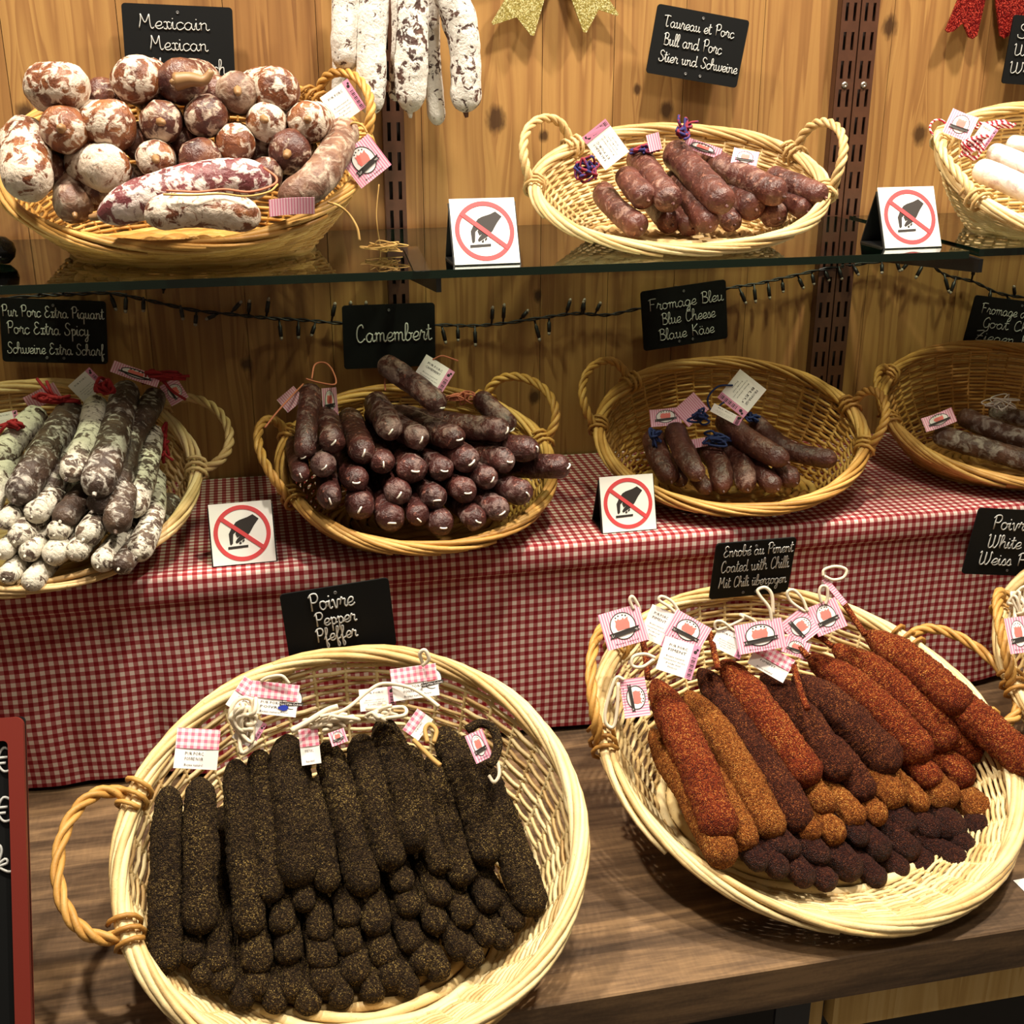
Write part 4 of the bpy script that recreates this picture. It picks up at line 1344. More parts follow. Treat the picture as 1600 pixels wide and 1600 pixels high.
def tent(px, py, Z, wpx, yaw, lean, label):
    b = onZ(px, py, Z)
    w_ = px2m(b, wpx)
    yaw, lean = R(yaw), R(lean)
    ex = V((math.cos(yaw), math.sin(yaw), 0))
    ey0 = V((-math.sin(yaw), math.cos(yaw), 0))
    ey = ey0 * math.sin(lean) + V((0, 0, 1)) * math.cos(lean)
    n = ex.cross(ey)
    M = frame(b, ex, ey, n)
    t = thing('do_not_touch_sign', label, 'sign', M, 'do not touch tent signs')
    o = V((0, w_ / 2 + .001, 0))
    T = Matrix.Translation(o)
    mb = MB()
    mb.box(o + V((0, 0, .0006)), (w_, w_, .0012))
    mb.build('white_plate', M_white, t, smooth=False)
    mb = MB()
    hw = w_ * .5
    back = V((0, -math.cos(lean) * 0, 0))
    # black folded stand: front leaf, rear leaf and a foot
    mb.box((0, w_ * .48, -.0012), (w_ * 1.04, w_ * .96, .0018))
    Mi3 = M.to_3x3().inverted()
    top = V((0, w_ * .96, -.002))
    foot = top + Mi3 @ (ey0 * (w_ * .34) - V((0, 0, 1)) * (w_ * .96 * math.cos(lean) - .001))
    bot = Mi3 @ (ey0 * .004) + V((0, .0008, -.002))
    for s_ in (1,):
        vs = [V((-hw * 1.0, 0, 0)) + top, V((hw * 1.0, 0, 0)) + top, V((hw * 1.0, 0, 0)) + foot, V((-hw * 1.0, 0, 0)) + foot]
        th = Mi3 @ (ey0 * .0018)
        mb.add(vs + [v + th for v in vs], [(0, 1, 2, 3), (7, 6, 5, 4), (0, 4, 5, 1), (1, 5, 6, 2), (2, 6, 7, 3), (3, 7, 4, 0)])
    vs = [V((-hw, 0, 0)) + bot, V((hw, 0, 0)) + bot, V((hw, 0, 0)) + foot, V((-hw, 0, 0)) + foot]
    th = Mi3 @ V((0, 0, .0018))
    mb.add(vs + [v + th for v in vs], [(3, 2, 1, 0), (4, 5, 6, 7), (0, 1, 5, 4), (1, 2, 6, 4), (2, 3, 7, 6), (3, 0, 4, 7)])
    mb.build('black_stand', M_black, t, smooth=False)
    mb = MB()
    for P in [HAND] + TIPS + [BAR]:
        mb.prism(uvh(P, w_), .0012, .00155, 0, T)
    mb.build('hand_symbol', M_print, t, smooth=False)
    mb = MB()
    rr = w_ * .455
    mb.ringplate(0, o.y, rr, rr, w_ * .068, .0012, .0017)
    a = R(-39)
    mb.box(V((0, 0, .0016)) + o, (rr * 1.92, w_ * .066, .0008), 0, Matrix.Rotation(a, 4, 'Z'))
    mb.build('prohibition_ring', M_red, t, smooth=False)
    return t


tent(762, 414, GLASS, 104, 1, 24, 'white do-not-touch sign on the glass shelf left of the bull sausages')
tent(1427, 388, GLASS, 97, 1, 26, 'white do-not-touch sign on the glass shelf beside the bracket arm')
tent(383, 882, RISE, 96, 2, 20, 'white do-not-touch sign on the gingham left of the Camembert basket')
tent(984, 831, RISE, 87, 0, 20, 'white do-not-touch sign on the gingham in front of the Fromage Bleu basket')

# ------------------------------------------------------------------ paper tags
FONT = {}


def text_mesh(s):
    if s not in FONT:
        cu = bpy.data.curves.new('t', 'FONT')
        cu.body = s
        cu.resolution_u = 1
        ob = bpy.data.objects.new('t', cu)
        COL.objects.link(ob)
        bpy.context.view_layer.update()
        me = ob.to_mesh()
        vs = [v.co.copy() for v in me.vertices]
        fs = [tuple(p.vertices) for p in me.polygons]
        ob.to_mesh_clear()
        bpy.data.objects.remove(ob)
        bpy.data.curves.remove(cu)
        FONT[s] = (vs, fs)
    return FONT[s]


def put_text(mb, s, cx, cy, wd, ht=None, mi=0, rot=0.0, z=.0007):
    vs, fs = text_mesh(s)
    if not vs: return
    x0, x1 = min(v.x for v in vs), max(v.x for v in vs)
    k = wd / (x1 - x0)
    ky = k if ht is None else ht / .7
    M = Matrix.Translation((cx, cy, z)) @ Matrix.Rotation(rot, 4, 'Z')
    mb.add([M @ V(((v.x - (x0 + x1) / 2) * k, (v.y - .35) * ky, 0)) for v in vs], fs, mi)


def bend(mb, w_, amt):
    for v in mb.v:
        v.z += amt * (v.x / w_) ** 2 * w_ + amt * .4 * (v.y / w_) * (v.x / w_) * w_
    return mb


def card(mb, w_, h_, z0=0, z1=.0004, cut=.0, nx=8):
    vs, fs = [], []
    for i in range(nx + 1):
        x = -w_ / 2 + w_ * i / nx
        for y in (-h_ / 2, h_ / 2):
            for z in (z0, z1):
                vs.append((x, y, z))
    for i in range(nx):
        a, b = 4 * i, 4 * i + 4
        fs += [(a + 1, b + 1, b + 3, a + 3), (a, a + 2, b + 2, b), (a, b, b + 1, a + 1), (a + 2, a + 3, b + 3, b + 2)]
    fs += [(0, 1, 3, 2), (4 * nx, 4 * nx + 2, 4 * nx + 3, 4 * nx + 1)]
    mb.add(vs, fs)


PIG = [(-.36, -.30), (.34, -.30), (.40, -.02), (.36, .22), (.40, .36), (.27, .30), (.16, .26), (.12, .38), (.02, .28), (-.12, .29), (-.16, .38), (-.26, .27), (-.36, .34), (-.35, .16), (-.42, -.05)]


def logo(t, w_, h_, bd, cx=0, cy=.04, k=.60):
    """oval emblem: black ring, cream ground, coral shape, black ribbon with tiny white lettering"""
    rx, ry = w_ * k * .52, h_ * k * .62
    cy = cy * h_
    mb = MB()
    P = [(cx + rx * math.cos(2 * math.pi * i / 28), cy + ry * math.sin(2 * math.pi * i / 28)) for i in range(28)]
    mb.prism(P, .0004, .0006, 1)
    mb.ringplate(cx, cy, rx, ry, rx * .07, .0004, .0008, 0, 28)
    mb.prism([(cx + x * rx * 1.35, cy + ry * .12 + y * ry * 1.25) for x, y in PIG], .0006, .0009, 2)
    for a in (60, 78, 102, 120):
        mb.box((cx + rx * .78 * math.cos(R(a)), cy + ry * .78 * math.sin(R(a)), .0007), (rx * .1, rx * .1, .0003), 0)
    y0 = cy - ry * .48
    mb.prism([(cx - rx * 1.2, y0 - ry * .24), (cx - rx * 1.05, y0 - ry * .05), (cx - rx * 1.2, y0 + ry * .12), (cx + rx * 1.2, y0 + ry * .24), (cx + rx * 1.05, y0 + ry * .05), (cx + rx * 1.2, y0 - ry * .08)], .0009, .0011, 0)
    put_text(mb, "Les 3 P'tits Cochons", cx, y0, rx * 2.0, ry * .2, 1, R(3), .00125)
    put_text(mb, 'Boyau naturel', cx, -h_ * .40, w_ * .55, h_ * .05, 0, 0, .0006)
    bend(mb, w_, bd)
    mb.build('emblem', [M_print, M_paper, M_pig], t, smooth=False)


TAGN = [0]


def ptag(px, py, d, wpx, hpx, rot, kind, label, words=('PUR PORC',), tilt=(0, 0), bd=.12, loop=None, cord=None, cr=.0012, top=None):
    """d: a world point giving the distance, or (basket key, height over its rim plane)"""
    p = RP(d[0], px, py, d[1]) if isinstance(d[0], str) else on_plane(px, py, d, FW)
    n = (CAM - p).normalized()
    n = (n + RT * tilt[0] + UP * tilt[1]).normalized()
    ex = (RT - n * RT.dot(n)).normalized()
    ey = n.cross(ex)
    a = R(rot)
    ex, ey = ex * math.cos(a) + ey * math.sin(a), -ex * math.sin(a) + ey * math.cos(a)
    w_, h_ = px2m(p, wpx), px2m(p, hpx)
    M = frame(p, ex, ey, n)
    TAGN[0] += 1
    t = thing('paper_tag', label, 'tag', M, 'pink paper sausage tags')
    mb = MB()
    card(mb, w_, h_)
    bend(mb, w_, bd)
    base = {'logo': M_stripe, 'back': M_paper, 'ging': M_paper, 'strip': M_stripe}[kind]
    mb.build('card', base, t, smooth=False)
    if kind == 'logo':
        logo(t, w_, h_, bd)
    elif kind == 'back':
        mb = MB()
        for q, wd_ in enumerate(words):
            put_text(mb, wd_, -w_ * .08, h_ * (.30 - .13 * q), w_ * .5, h_ * .075)
        for q in range(4):
            put_text(mb, ('Boyau naturel', 'Conserver au sec', 'Poids net', 'France')[q], -w_ * .08, h_ * (-.02 - .1 * q), w_ * (.5, .6, .4, .25)[q], h_ * .04)
        bend(mb, w_, bd)
        mb.build('printed_text', M_print, t, smooth=False)
        mb = MB()
        mb.box((w_ * .40, 0, .0006), (w_ * .2, h_, .0003), 0)
        for q in range(14):
            mb.box((w_ * .40, h_ * (-.45 + .045 * q), .0008), (w_ * .11, h_ * (.012 + .01 * (q % 3)), .0002), 1)
        mb.lathe([(w_ * .05, .0006), (w_ * .05, .0009)], 10, 1, Matrix.Translation((w_ * .39, h_ * .30, 0)))
        mb.lathe([(w_ * .035, .0006), (w_ * .035, .0009)], 10, 1, Matrix.Translation((w_ * .43, h_ * .38, 0)))
        bend(mb, w_, bd)
        tag(mb.build('pink_band', [M_pink, M_print], t, smooth=False), 'pink barcode band')
    elif kind == 'ging':
        mb = MB()
        mb.box((0, h_ * .25, .0006), (w_, h_ * .5, .0003), 0)
        bend(mb, w_, bd)
        mb.build('gingham_header', M_ging_tag, t, smooth=False)
        mb = MB()
        for q, wd_ in enumerate(words):
            put_text(mb, wd_, -w_ * .05, h_ * (-.12 - .13 * q), w_ * .42, h_ * .08)
        put_text(mb, 'Boyau naturel', -w_ * .05, h_ * -.40, w_ * .42, h_ * .06)
        bend(mb, w_, bd)
        mb.build('printed_text', M_print, t, smooth=False)
        if top:
            logo(t, w_ * .75, h_ * .95, 0, w_ * .38 - 0, .05, .55)
    if loop:
        mat_, pts = loop
        Mi = M.inverted()
        P = [Mi @ (on_plane(x, y, p + FW * dz, FW)) for x, y, dz in pts]
        mb = MB()
        mb.tube(catmull(P, 6), cr, 6)
        mb.build('cord', mat_, t)
    return t


W0 = onZ(570, 385, GLASS)
# Mexican basket
ptag(570, 252, onY(570, 252, -.235), 60, 58, 37, 'logo', 'pink pinstripe logo tag hanging at the right handle of the Mexican basket', bd=.06,
     loop=(M_straw, [(574, 208, -.001), (566, 196, -.002), (552, 192, 0), (545, 200, .01)]))
ptag(536, 160, onY(536, 160, -.13), 52, 50, 33, 'back', 'white printed tag leaning between the round sausages and the hanging ones', ('PUR PORC',), bd=.1)
ptag(455, 322, ('mex', .062), 72, 26, -3, 'strip', 'folded pink striped tag on the front of the Mexican basket', tilt=(.3, -.3), bd=.3)
# bull basket
ptag(946, 226, ('tau', .055), 62, 46, 128, 'back', 'curled white tag with pink band at the left of the bull sausages', ('TAUREAU', 'ET PORC'), bd=.25)
ptag(1022, 222, ('tau', .045), 20, 26, 15, 'strip', 'tiny pink pinstripe tag standing between the bull sausages', bd=.1)
ptag(1098, 231, ('tau', .030), 60, 16, -18, 'logo', 'narrow pink logo tag lying behind the bull sausages', bd=.1)
ptag(1164, 247, ('tau', .028), 40, 26, -14, 'logo', 'pink logo tag at the right behind the bull sausages', tilt=(.1, .4), bd=.2)
# extra spicy
ptag(212, 585, ('spicy', .065), 74, 20, -14, 'logo', 'flat pink logo tag lying on top of the spicy sausages', tilt=(0, .4), bd=.1)
ptag(136, 602, ('spicy', .055), 44, 36, 42, 'back', 'pink and white tag leaning left of the topmost spicy sausage', ('PUR PORC',), bd=.1)
ptag(272, 612, ('spicy', .035), 36, 30, -60, 'logo', 'pink tag at the right end of the spicy sausages', bd=.15)
ptag(66, 620, ('spicy', .035), 52, 24, 28, 'strip', 'dull pink tag under red yarn at the back of the spicy basket', bd=.1)
ptag(10, 655, ('spicy', .045), 36, 22, 12, 'back', 'white tag cut by the left edge above the spicy sausages', ('PUR PORC',), bd=.1)
# camembert
ptag(676, 588, ('cam', .105), 52, 48, -32, 'back', 'white Camembert tag with pink band on top of the sausage pile', ('PUR PORC', 'CAMEMBERT'), bd=.08,
     loop=(M_rosetwine, [(676, 562, -.002), (690, 556, -.004), (705, 560, -.003), (716, 564, -.002)]), cr=.0009)
ptag(516, 628, ('cam', .045), 26, 44, 4, 'logo', 'narrow pink logo tag beside the tall slim Camembert sausage', tilt=(-.5, 0), bd=.15)
ptag(454, 624, ('cam', .05), 34, 26, 40, 'strip', 'dull pink diamond tag left of the tall slim Camembert sausage', bd=.1)
# blue cheese
ptag(1159, 615, ('bleu', .045), 56, 52, -128, 'back', 'white tag with dark pink barcode band on the blue cheese sausages', ('FROMAGE', 'BLEU'), bd=.1,
     loop=(M_blueyarn, [(1132, 628, 0), (1112, 640, .004), (1106, 622, 0), (1122, 604, -.002), (1145, 602, 0)]))
ptag(1040, 652, ('bleu', .02), 48, 28, 4, 'logo', 'pink logo tag at the left of the blue cheese sausages', tilt=(0, .3), bd=.1)
ptag(1080, 640, ('bleu', .03), 42, 36, 42, 'strip', 'pink diamond pinstripe tag under the blue yarn', bd=.1)
ptag(1135, 648, ('bleu', .035), 50, 14, -28, 'back', 'thin white tag strip above the upper blue cheese sausage', ('BLEU',), bd=.1)
ptag(1092, 692, ('bleu', .008), 26, 14, 10, 'strip', 'small pink tag between the lower blue cheese sausages', bd=.1)
# goat, white
ptag(1467, 657, ('goat', .025), 48, 24, 16, 'logo', 'pink logo tag curled over the goat cheese sausages', tilt=(0, .3), bd=.3)
ptag(1500, 196, ('boar', .035), 42, 40, -25, 'logo', 'pink logo tag at the back rim of the upper right basket', tilt=(.2, .3), bd=.25)
ptag(1538, 212, ('boar', .035), 26, 34, -30, 'back', 'grey white tag wrapped in red striped cord', ('PUR PORC',), bd=.2)
# pepper
C_ = M_twine
ptag(308, 1170, ('pep', .040), 66, 62, -3, 'ging', 'gingham headed tag reading Poivre Noir at the left of the pepper basket', ('PUR PORC', 'POIVRE NOIR'), bd=.06)
ptag(386, 1090, ('pep', .052), 44, 52, -32, 'ging', 'gingham headed tag tucked under another at the back of the pepper basket', ('PUR PORC',), bd=.1)
ptag(428, 1092, ('pep', .062), 74, 50, -6, 'ging', 'gingham headed tag with a blue ink blot in the pepper basket', ('PUR PORC', 'POIVRE'), bd=.06, top=1,
     loop=(C_, [(452, 1068, -.002), (440, 1056, -.004), (420, 1058, -.004), (408, 1064, -.002)]), cr=.0016)
ptag(648, 1066, ('pep', .058), 72, 50, 8, 'ging', 'gingham headed tag at the back right of the pepper basket', ('PUR PORC', 'POIVRE NOIR'), bd=.06, top=1,
     loop=(C_, [(662, 1040, -.002), (656, 1022, -.006), (664, 1016, -.008), (670, 1030, -.006), (660, 1040, -.003)]), cr=.0018)
ptag(590, 1092, ('pep', .045), 56, 34, 6, 'back', 'white tag with pink band behind the twine in the pepper basket', ('PUR PORC',), bd=.1)
ptag(653, 1132, ('pep', .050), 40, 30, 55, 'ging', 'pink gingham tag half hidden among the right pepper sausages', ('PUR PORC',), bd=.1)
ptag(748, 1166, ('pep', .050), 30, 46, 24, 'logo', 'pink logo tag framed by a coated string loop in the pepper basket', tilt=(.3, 0), bd=.2)
ptag(484, 1166, ('pep', .042), 30, 56, 8, 'ging', 'pink tag slip standing between the middle pepper sausages', ('PUR PORC',), bd=.1)
ptag(390, 1142, ('pep', .044), 36, 44, -30, 'back', 'tag with pink band tangled in cream twine above the left pepper sausages', ('PUR PORC',), bd=.1)
ptag(528, 1152, ('pep', .055), 26, 22, 20, 'logo', 'small logo tag under a twine loop in the middle of the pepper basket', bd=.1)
# chilli
ptag(974, 980, ('chi', .075), 66, 58, 16, 'logo', 'pink logo tag leaning out over the left rim of the chilli basket', bd=.08,
     loop=(C_, [(990, 952, .0), (984, 938, -.002), (988, 932, -.002), (996, 944, 0), (1000, 956, .002)]), cr=.0018)
ptag(1030, 978, ('chi', .066), 46, 54, -24, 'back', 'white printed tag behind the two left logo tags of the chilli basket', ('PUR PORC', 'PIMENT'), bd=.08,
     loop=(C_, [(1060, 962, 0), (1045, 948, -.002), (1030, 938, -.003), (1034, 932, -.003), (1050, 940, -.002), (1062, 958, 0)]), cr=.0018)
ptag(1074, 986, ('chi', .072), 62, 44, -30, 'logo', 'pink logo tag tilted down to the right, third in the chilli basket', bd=.08)
ptag(1060, 1028, ('chi', .080), 58, 54, -18, 'back', 'white Pur Porc Piment tag with pink band, lowest of the white ones', ('PUR PORC', 'PIMENT'), bd=.06,
     loop=(C_, [(1022, 1030, 0), (1004, 1042, -.002), (988, 1040, -.002), (990, 1026, -.002), (1008, 1022, 0), (1024, 1028, 0)]), cr=.0018)
ptag(992, 1090, ('chi', .062), 60, 40, -82, 'logo', 'pink logo tag turned on its side at the left rim of the chilli basket', bd=.1,
     loop=(C_, [(975, 1062, 0), (962, 1060, .0), (948, 1100, .0), (946, 1128, .0), (958, 1136, .0), (964, 1110, .0), (966, 1066, 0)]), cr=.0018)
ptag(1140, 1004, ('chi', .060), 50, 34, -26, 'back', 'white tag with barcode band in the middle of the chilli basket', ('PUR PORC',), bd=.1,
     loop=(C_, [(1150, 988, 0), (1130, 972, 0), (1118, 972, 0), (1122, 984, .002), (1160, 968, -.002), (1156, 960, -.002), (1176, 968, 0), (1186, 978, 0)]), cr=.0016)
ptag(1188, 994, ('chi', .075), 74, 46, 10, 'logo', 'widest pink logo tag in the middle of the chilli basket', bd=.1,
     loop=(C_, [(1206, 972, 0), (1202, 950, -.002), (1188, 932, -.003), (1184, 922, -.003), (1196, 918, -.003), (1206, 930, -.002), (1208, 960, 0)]), cr=.0018)
ptag(1205, 1034, ('chi', .052), 62, 40, -30, 'ging', 'pink checked tag lying below the widest logo tag', ('PIMENT',), bd=.1)
ptag(1250, 980, ('chi', .068), 46, 44, -52, 'logo', 'pink logo tag second from the right in the chilli basket', bd=.12,
     loop=(C_, [(1262, 956, 0), (1254, 936, 0), (1240, 922, -.002), (1230, 926, -.002), (1236, 940, 0), (1258, 956, 0)]), cr=.0017)
ptag(1292, 964, ('chi', .078), 48, 48, 22, 'logo', 'rightmost pink logo tag in the chilli basket under a small loop', bd=.08,
     loop=(C_, [(1284, 942, 0), (1280, 926, -.002), (1284, 916, -.003), (1292, 918, -.003), (1293, 934, -.001), (1290, 944, 0)]), cr=.0017)
ptag(1244, 1012, ('chi', .055), 40, 26, -20, 'logo', 'small shaded logo tag under the right pair in the chilli basket', bd=.1)
ptag(1304, 924, ('chi', .080), 50, 9, -52, 'strip', 'pink tag seen edge-on standing above the chilli sausages', bd=.0,
     loop=(C_, [(1286, 900, 0), (1288, 890, 0), (1306, 885, 0), (1322, 890, 0), (1318, 902, 0), (1302, 906, 0), (1288, 900, 0)]), cr=.0017)
ptag(1592, 992, ('wpep', .06), 34, 56, 8, 'logo', 'pink logo tag cut by the right edge in the white pepper basket', bd=.1)


# ------------------------------------------------------------------ yarn ties and twine
def tangle(name, cx, cy, d, sx, sy, loops, mat, label, r=.0013, seed=0, cat='string', ends=(), group='yarn ties and twine loops'):
    rd = random.Random(seed)
    c = RP(d[0], cx, cy, d[1]) if isinstance(d[0], str) else V(d)
    ax, ay = px2m(c, sx), px2m(c, sy)
    P = []
    loops += 3
    n = loops * 5
    for i in range(n):
        a = 2 * math.pi * i / 5 + rd.uniform(-1.2, 1.2)
        q = rd.uniform(.1, 1.1)
        P.append(RT * (ax * q * math.cos(a)) + UP * (ay * q * math.sin(a)) - FW * rd.uniform(-.006, .012))
    M = frame(c, RT, UP, -FW)
    Mi = M.to_3x3().inverted()
    mb = MB()
    mb.tube([Mi @ p for p in catmull(P, 5)], r, 6)
    for (ex_, ey_) in ends:
        q = px2m(c, 1)
        e = V(((ex_ - cx) * q, -(ey_ - cy) * q, .004))
        mb.tube(catmull([V((0, 0, 0)), e * .5 + V((rd.uniform(-.004, .004), rd.uniform(-.003, .003), .004)), e], 6), r, 6)
    return tag(mb.build(name, mat, None, M), label, cat, group)


def strand(name, pts, r, mat, label, cat='string', group='yarn ties and twine loops'):
    o = pts[len(pts) // 2]
    mb = MB()
    mb.tube(catmull([p - o for p in pts], 8), r, 6)
    return tag(mb.build(name, mat, None, Matrix.Translation(o)), label, cat, group)


tangle('yarn_tie', 918, 268, ('tau', .012), 20, 20, 5, M_bryarn, 'blue and red yarn tangle at the left of the bull sausages', r=.0016, seed=1)
tangle('yarn_tie', 1068, 205, ('tau', .050), 12, 16, 3, M_bryarn, 'blue and red yarn loop rising behind the middle bull sausage', r=.0016, seed=2, ends=((1090, 192), (1060, 182)))
tangle('yarn_tie', 1008, 236, ('tau', .030), 22, 8, 2, M_bryarn, 'blue and red yarn behind the left bull sausages', r=.0014, seed=3)
tangle('yarn_tie', 165, 606, ('spicy', .080), 14, 14, 4, M_redyarn, 'red yarn knot on the pale spicy sausage in the middle', r=.0017, seed=4)
tangle('yarn_tie', 252, 590, ('spicy', .060), 38, 10, 4, M_redyarn, 'red yarn tangle at the top right of the spicy sausages', r=.0017, seed=5, ends=((298, 588), (292, 625)))
tangle('yarn_tie', 88, 624, ('spicy', .060), 34, 9, 4, M_redyarn, 'red yarn tangle across the back of the spicy sausages', r=.0017, seed=6, ends=((75, 596), (60, 592)))
tangle('yarn_tie', 22, 664, ('spicy', .060), 20, 8, 3, M_redyarn, 'red yarn tangle at the left edge above the spicy sausages', r=.0017, seed=7, ends=((2, 676),))
tangle('yarn_tie', 256, 690, ('spicy', .004), 8, 34, 3, M_redyarn, 'red yarn trailing down inside the right of the spicy basket', r=.0017, seed=8, ends=((272, 720),))
tangle('yarn_tie', 1092, 650, ('bleu', .040), 22, 12, 4, M_blueyarn, 'navy yarn loops over the pink diamond tag', r=.0014, seed=9)
tangle('yarn_tie', 1022, 682, ('bleu', .014), 12, 16, 3, M_blueyarn, 'navy yarn tie at the leftmost blue cheese sausage', r=.0014, seed=10)
tangle('yarn_tie', 1120, 686, ('bleu', .012), 26, 12, 4, M_blueyarn, 'navy yarn tangle lying between the blue cheese sausages', r=.0014, seed=11)
tangle('yarn_tie', 1176, 652, ('bleu', .016), 14, 8, 3, M_blueyarn, 'navy yarn tie at the end of the rightmost blue cheese sausage', r=.0014, seed=12)
tangle('striped_cord', 1520, 226, ('boar', .030), 22, 26, 5, M_rwcord, 'red and white striped cord bunch inside the upper right basket', r=.0014, seed=13)
tangle('striped_cord', 1562, 196, ('boar', .020), 36, 9, 3, M_rwcord, 'red and white striped cord along the back of the white sausages', r=.0014, seed=14)
c0 = RP('boar', 1466, 200, .015)
strand('striped_cord', [c0 + RT * (px2m(c0, 13) * math.cos(a)) + UP * (px2m(c0, 13) * math.sin(a)) for a in [R(q) for q in range(-20, 320, 30)]], .0013, M_rwcord, 'red and white cord ring hooked on the left tip of the upper right basket')
tangle('plastic_netting', 1560, 630, ('goat', .03), 30, 16, 6, plain('net_white', '#cfc3bd', .5), 'pale crumpled netting on the goat cheese sausages', r=.0008, seed=15, cat='netting', group='netting')
tangle('plastic_netting', 1590, 950, ('wpep', .06), 16, 34, 6, M_twine, 'white cord and netting at the right edge in the white pepper basket', r=.0016, seed=16, cat='netting', group='netting')
# camembert rose twine
cp = lambda x, y, h: RP('cam', x, y, h)
strand('twine_loop', [cp(x, y, .075) for x, y in ((478, 592), (500, 598), (524, 600), (520, 580), (508, 567), (492, 570), (487, 592))], .0010, M_rosetwine, 'rose twine loop tied on the tall slim Camembert sausage')
strand('twine_loop', [cp(x, y, .06) for x, y in ((474, 600), (450, 625), (432, 645), (414, 668))], .0010, M_rosetwine, 'rose twine trailing to the left over the Camembert basket handle')
strand('twine_loop', [cp(x, y, .085) for x, y in ((602, 610), (602, 592), (612, 586), (624, 598), (630, 606), (650, 594), (664, 588))], .0010, M_rosetwine, 'rose twine loop left of the white Camembert tag')
tangle('twine_loop', 722, 622, ('cam', .07), 26, 10, 4, M_rosetwine, 'rose twine tangle below the white Camembert tag', r=.0009, seed=17)
# pepper twine
tangle('twine_loop', 384, 1128, ('pep', .056), 22, 44, 5, M_twine, 'cream twine tangle above the left pepper sausages', r=.0019, seed=18)
tangle('twine_loop', 520, 1128, ('pep', .050), 44, 18, 5, M_twine, 'cream twine tangle above the middle pepper sausages', r=.0018, seed=19)
strand('twine_loop', [RP('pep', x, y, .062) for x, y in ((500, 1120), (540, 1108), (575, 1080), (600, 1068), (640, 1074), (668, 1090), (686, 1104))], .0018, M_twine, 'cream twine arching to the right across the back of the pepper basket')
strand('twine_loop', [RP('pep', x, y, .060) for x, y in ((455, 1142), (480, 1128), (510, 1110), (528, 1104))], .0028, M_twine, 'thick pale cord end lying slantwise in the pepper basket')
tangle('twine_loop', 600, 1112, ('pep', .050), 30, 18, 3, M_twine, 'cream twine tangle under the right back tag of the pepper basket', r=.0017, seed=20)
strand('twine_loop', [RP('pep', x, y, .064) for x, y in ((668, 1160), (664, 1140), (672, 1132), (682, 1142), (678, 1160))], .0020, M_straw, 'brown twine loop standing on a right pepper sausage')
strand('twine_loop', [RP('pep', x, y, .060) for x, y in ((646, 1156), (662, 1172), (676, 1186), (688, 1196))], .0021, M_straw, 'brown frayed twine end pointing down right on the pepper sausages')
pc = [RP('pep', x, y, .055) for x, y in ((730, 1140), (750, 1130), (770, 1138), (778, 1162), (772, 1186), (764, 1196))]
strand('twine_loop', pc, .0042, M_pep, 'pepper-coated string loop at the top of the rightmost pepper sausage')
strand('twine_loop', [RP('pep', x, y, .035) for x, y in ((762, 1196), (776, 1190), (780, 1210), (772, 1222), (764, 1212))], .0016, M_twine, 'small cream twine loop at the right inside wall of the pepper basket')
# coated strings on the chilli sausages
for (pts, mt, lab) in (([(1122, 1045), (1116, 1020), (1112, 1000), (1108, 988)], M_chr, 'chilli-coated string standing on the red sausage in the middle left'),
                       ([(1012, 1060), (1010, 1035), (1006, 1010), (1003, 996)], M_chr, 'chilli-coated string at the far left behind the tags'),
                       ([(1352, 992), (1338, 972), (1325, 952), (1312, 934)], M_chr, 'long chilli-coated string reaching up to the edge-on tag'),
                       ([(1262, 1026), (1250, 1012), (1238, 1004), (1222, 1002)], M_chr, 'chilli-coated string ending at the widest logo tag'),
                       ([(1300, 1010), (1285, 998), (1272, 992)], M_chr, 'chilli-coated string under the right pair of logo tags'),
                       ([(1240, 1040), (1248, 1070), (1256, 1095), (1262, 1108)], M_chr, 'chilli-coated string lying on the big dark sausage')):
    strand('coated_string', [RP('chi', x, y, .055 if y > 930 else .07) for x, y in pts], .0033, mt, lab, group='coated strings')
# loose twine by the glass shelf
tw = onY(590, 290, -.17)
strand('twine_loop', [onY(592, 288, -.19), onY(588, 330, -.20), onY(590, 360, -.20), onZ(594, 382, GLASS + .003)], .0007, M_straw, 'thin straw thread hanging from the right logo tag down to the glass')
tangle('twine_loop', 602, 386, onZ(602, 386, GLASS + .008), 36, 7, 6, M_straw, 'straw twine tangle lying on the glass shelf under the white sausages', r=.0007, seed=21)
strand('twine_loop', [RP('mex', 512, 316, .03), RP('mex', 530, 322, .03), RP('mex', 546, 336, .02), RP('mex', 558, 356, .01), RP('mex', 562, 376, .0)], .0012, M_straw, 'frayed twine hanging over the right rim of the Mexican basket')

# ------------------------------------------------------------------ fairy light chain on the wall
WY = -.014
wire = [(-30, 470), (60, 462), (110, 460), (172, 458), (235, 470), (300, 484), (370, 492), (420, 497), (470, 500), (530, 505), (600, 508), (690, 508), (740, 509), (790, 505), (850, 496), (900, 490), (950, 492), (1000, 482), (1060, 476), (1132, 452), (1180, 444), (1230, 433), (1290, 420), (1350, 412), (1410, 405), (1450, 412), (1478, 430), (1520, 440), (1560, 458), (1610, 466), (1660, 470)]
wp = [onY(x, y, WY + .003 * math.sin(i * 1.7)) for i, (x, y) in enumerate(wire)]
o = V((.4, WY, 1.3))
fl = thing('fairy_light_chain', 'black unlit fairy light chain strung along the wall below the glass', 'fairy lights', Matrix.Translation(o))
Q = catmull([p - o for p in wp], 8)
mb = MB()
for s_ in (0, 1):
    mb.tube([q + V((0, .0012 * math.cos(i * .9 + s_ * math.pi), .0014 * math.sin(i * .9 + s_ * math.pi))) for i, q in enumerate(Q)], .0012, 5)
mb.build('twisted_wire', M_black, fl)
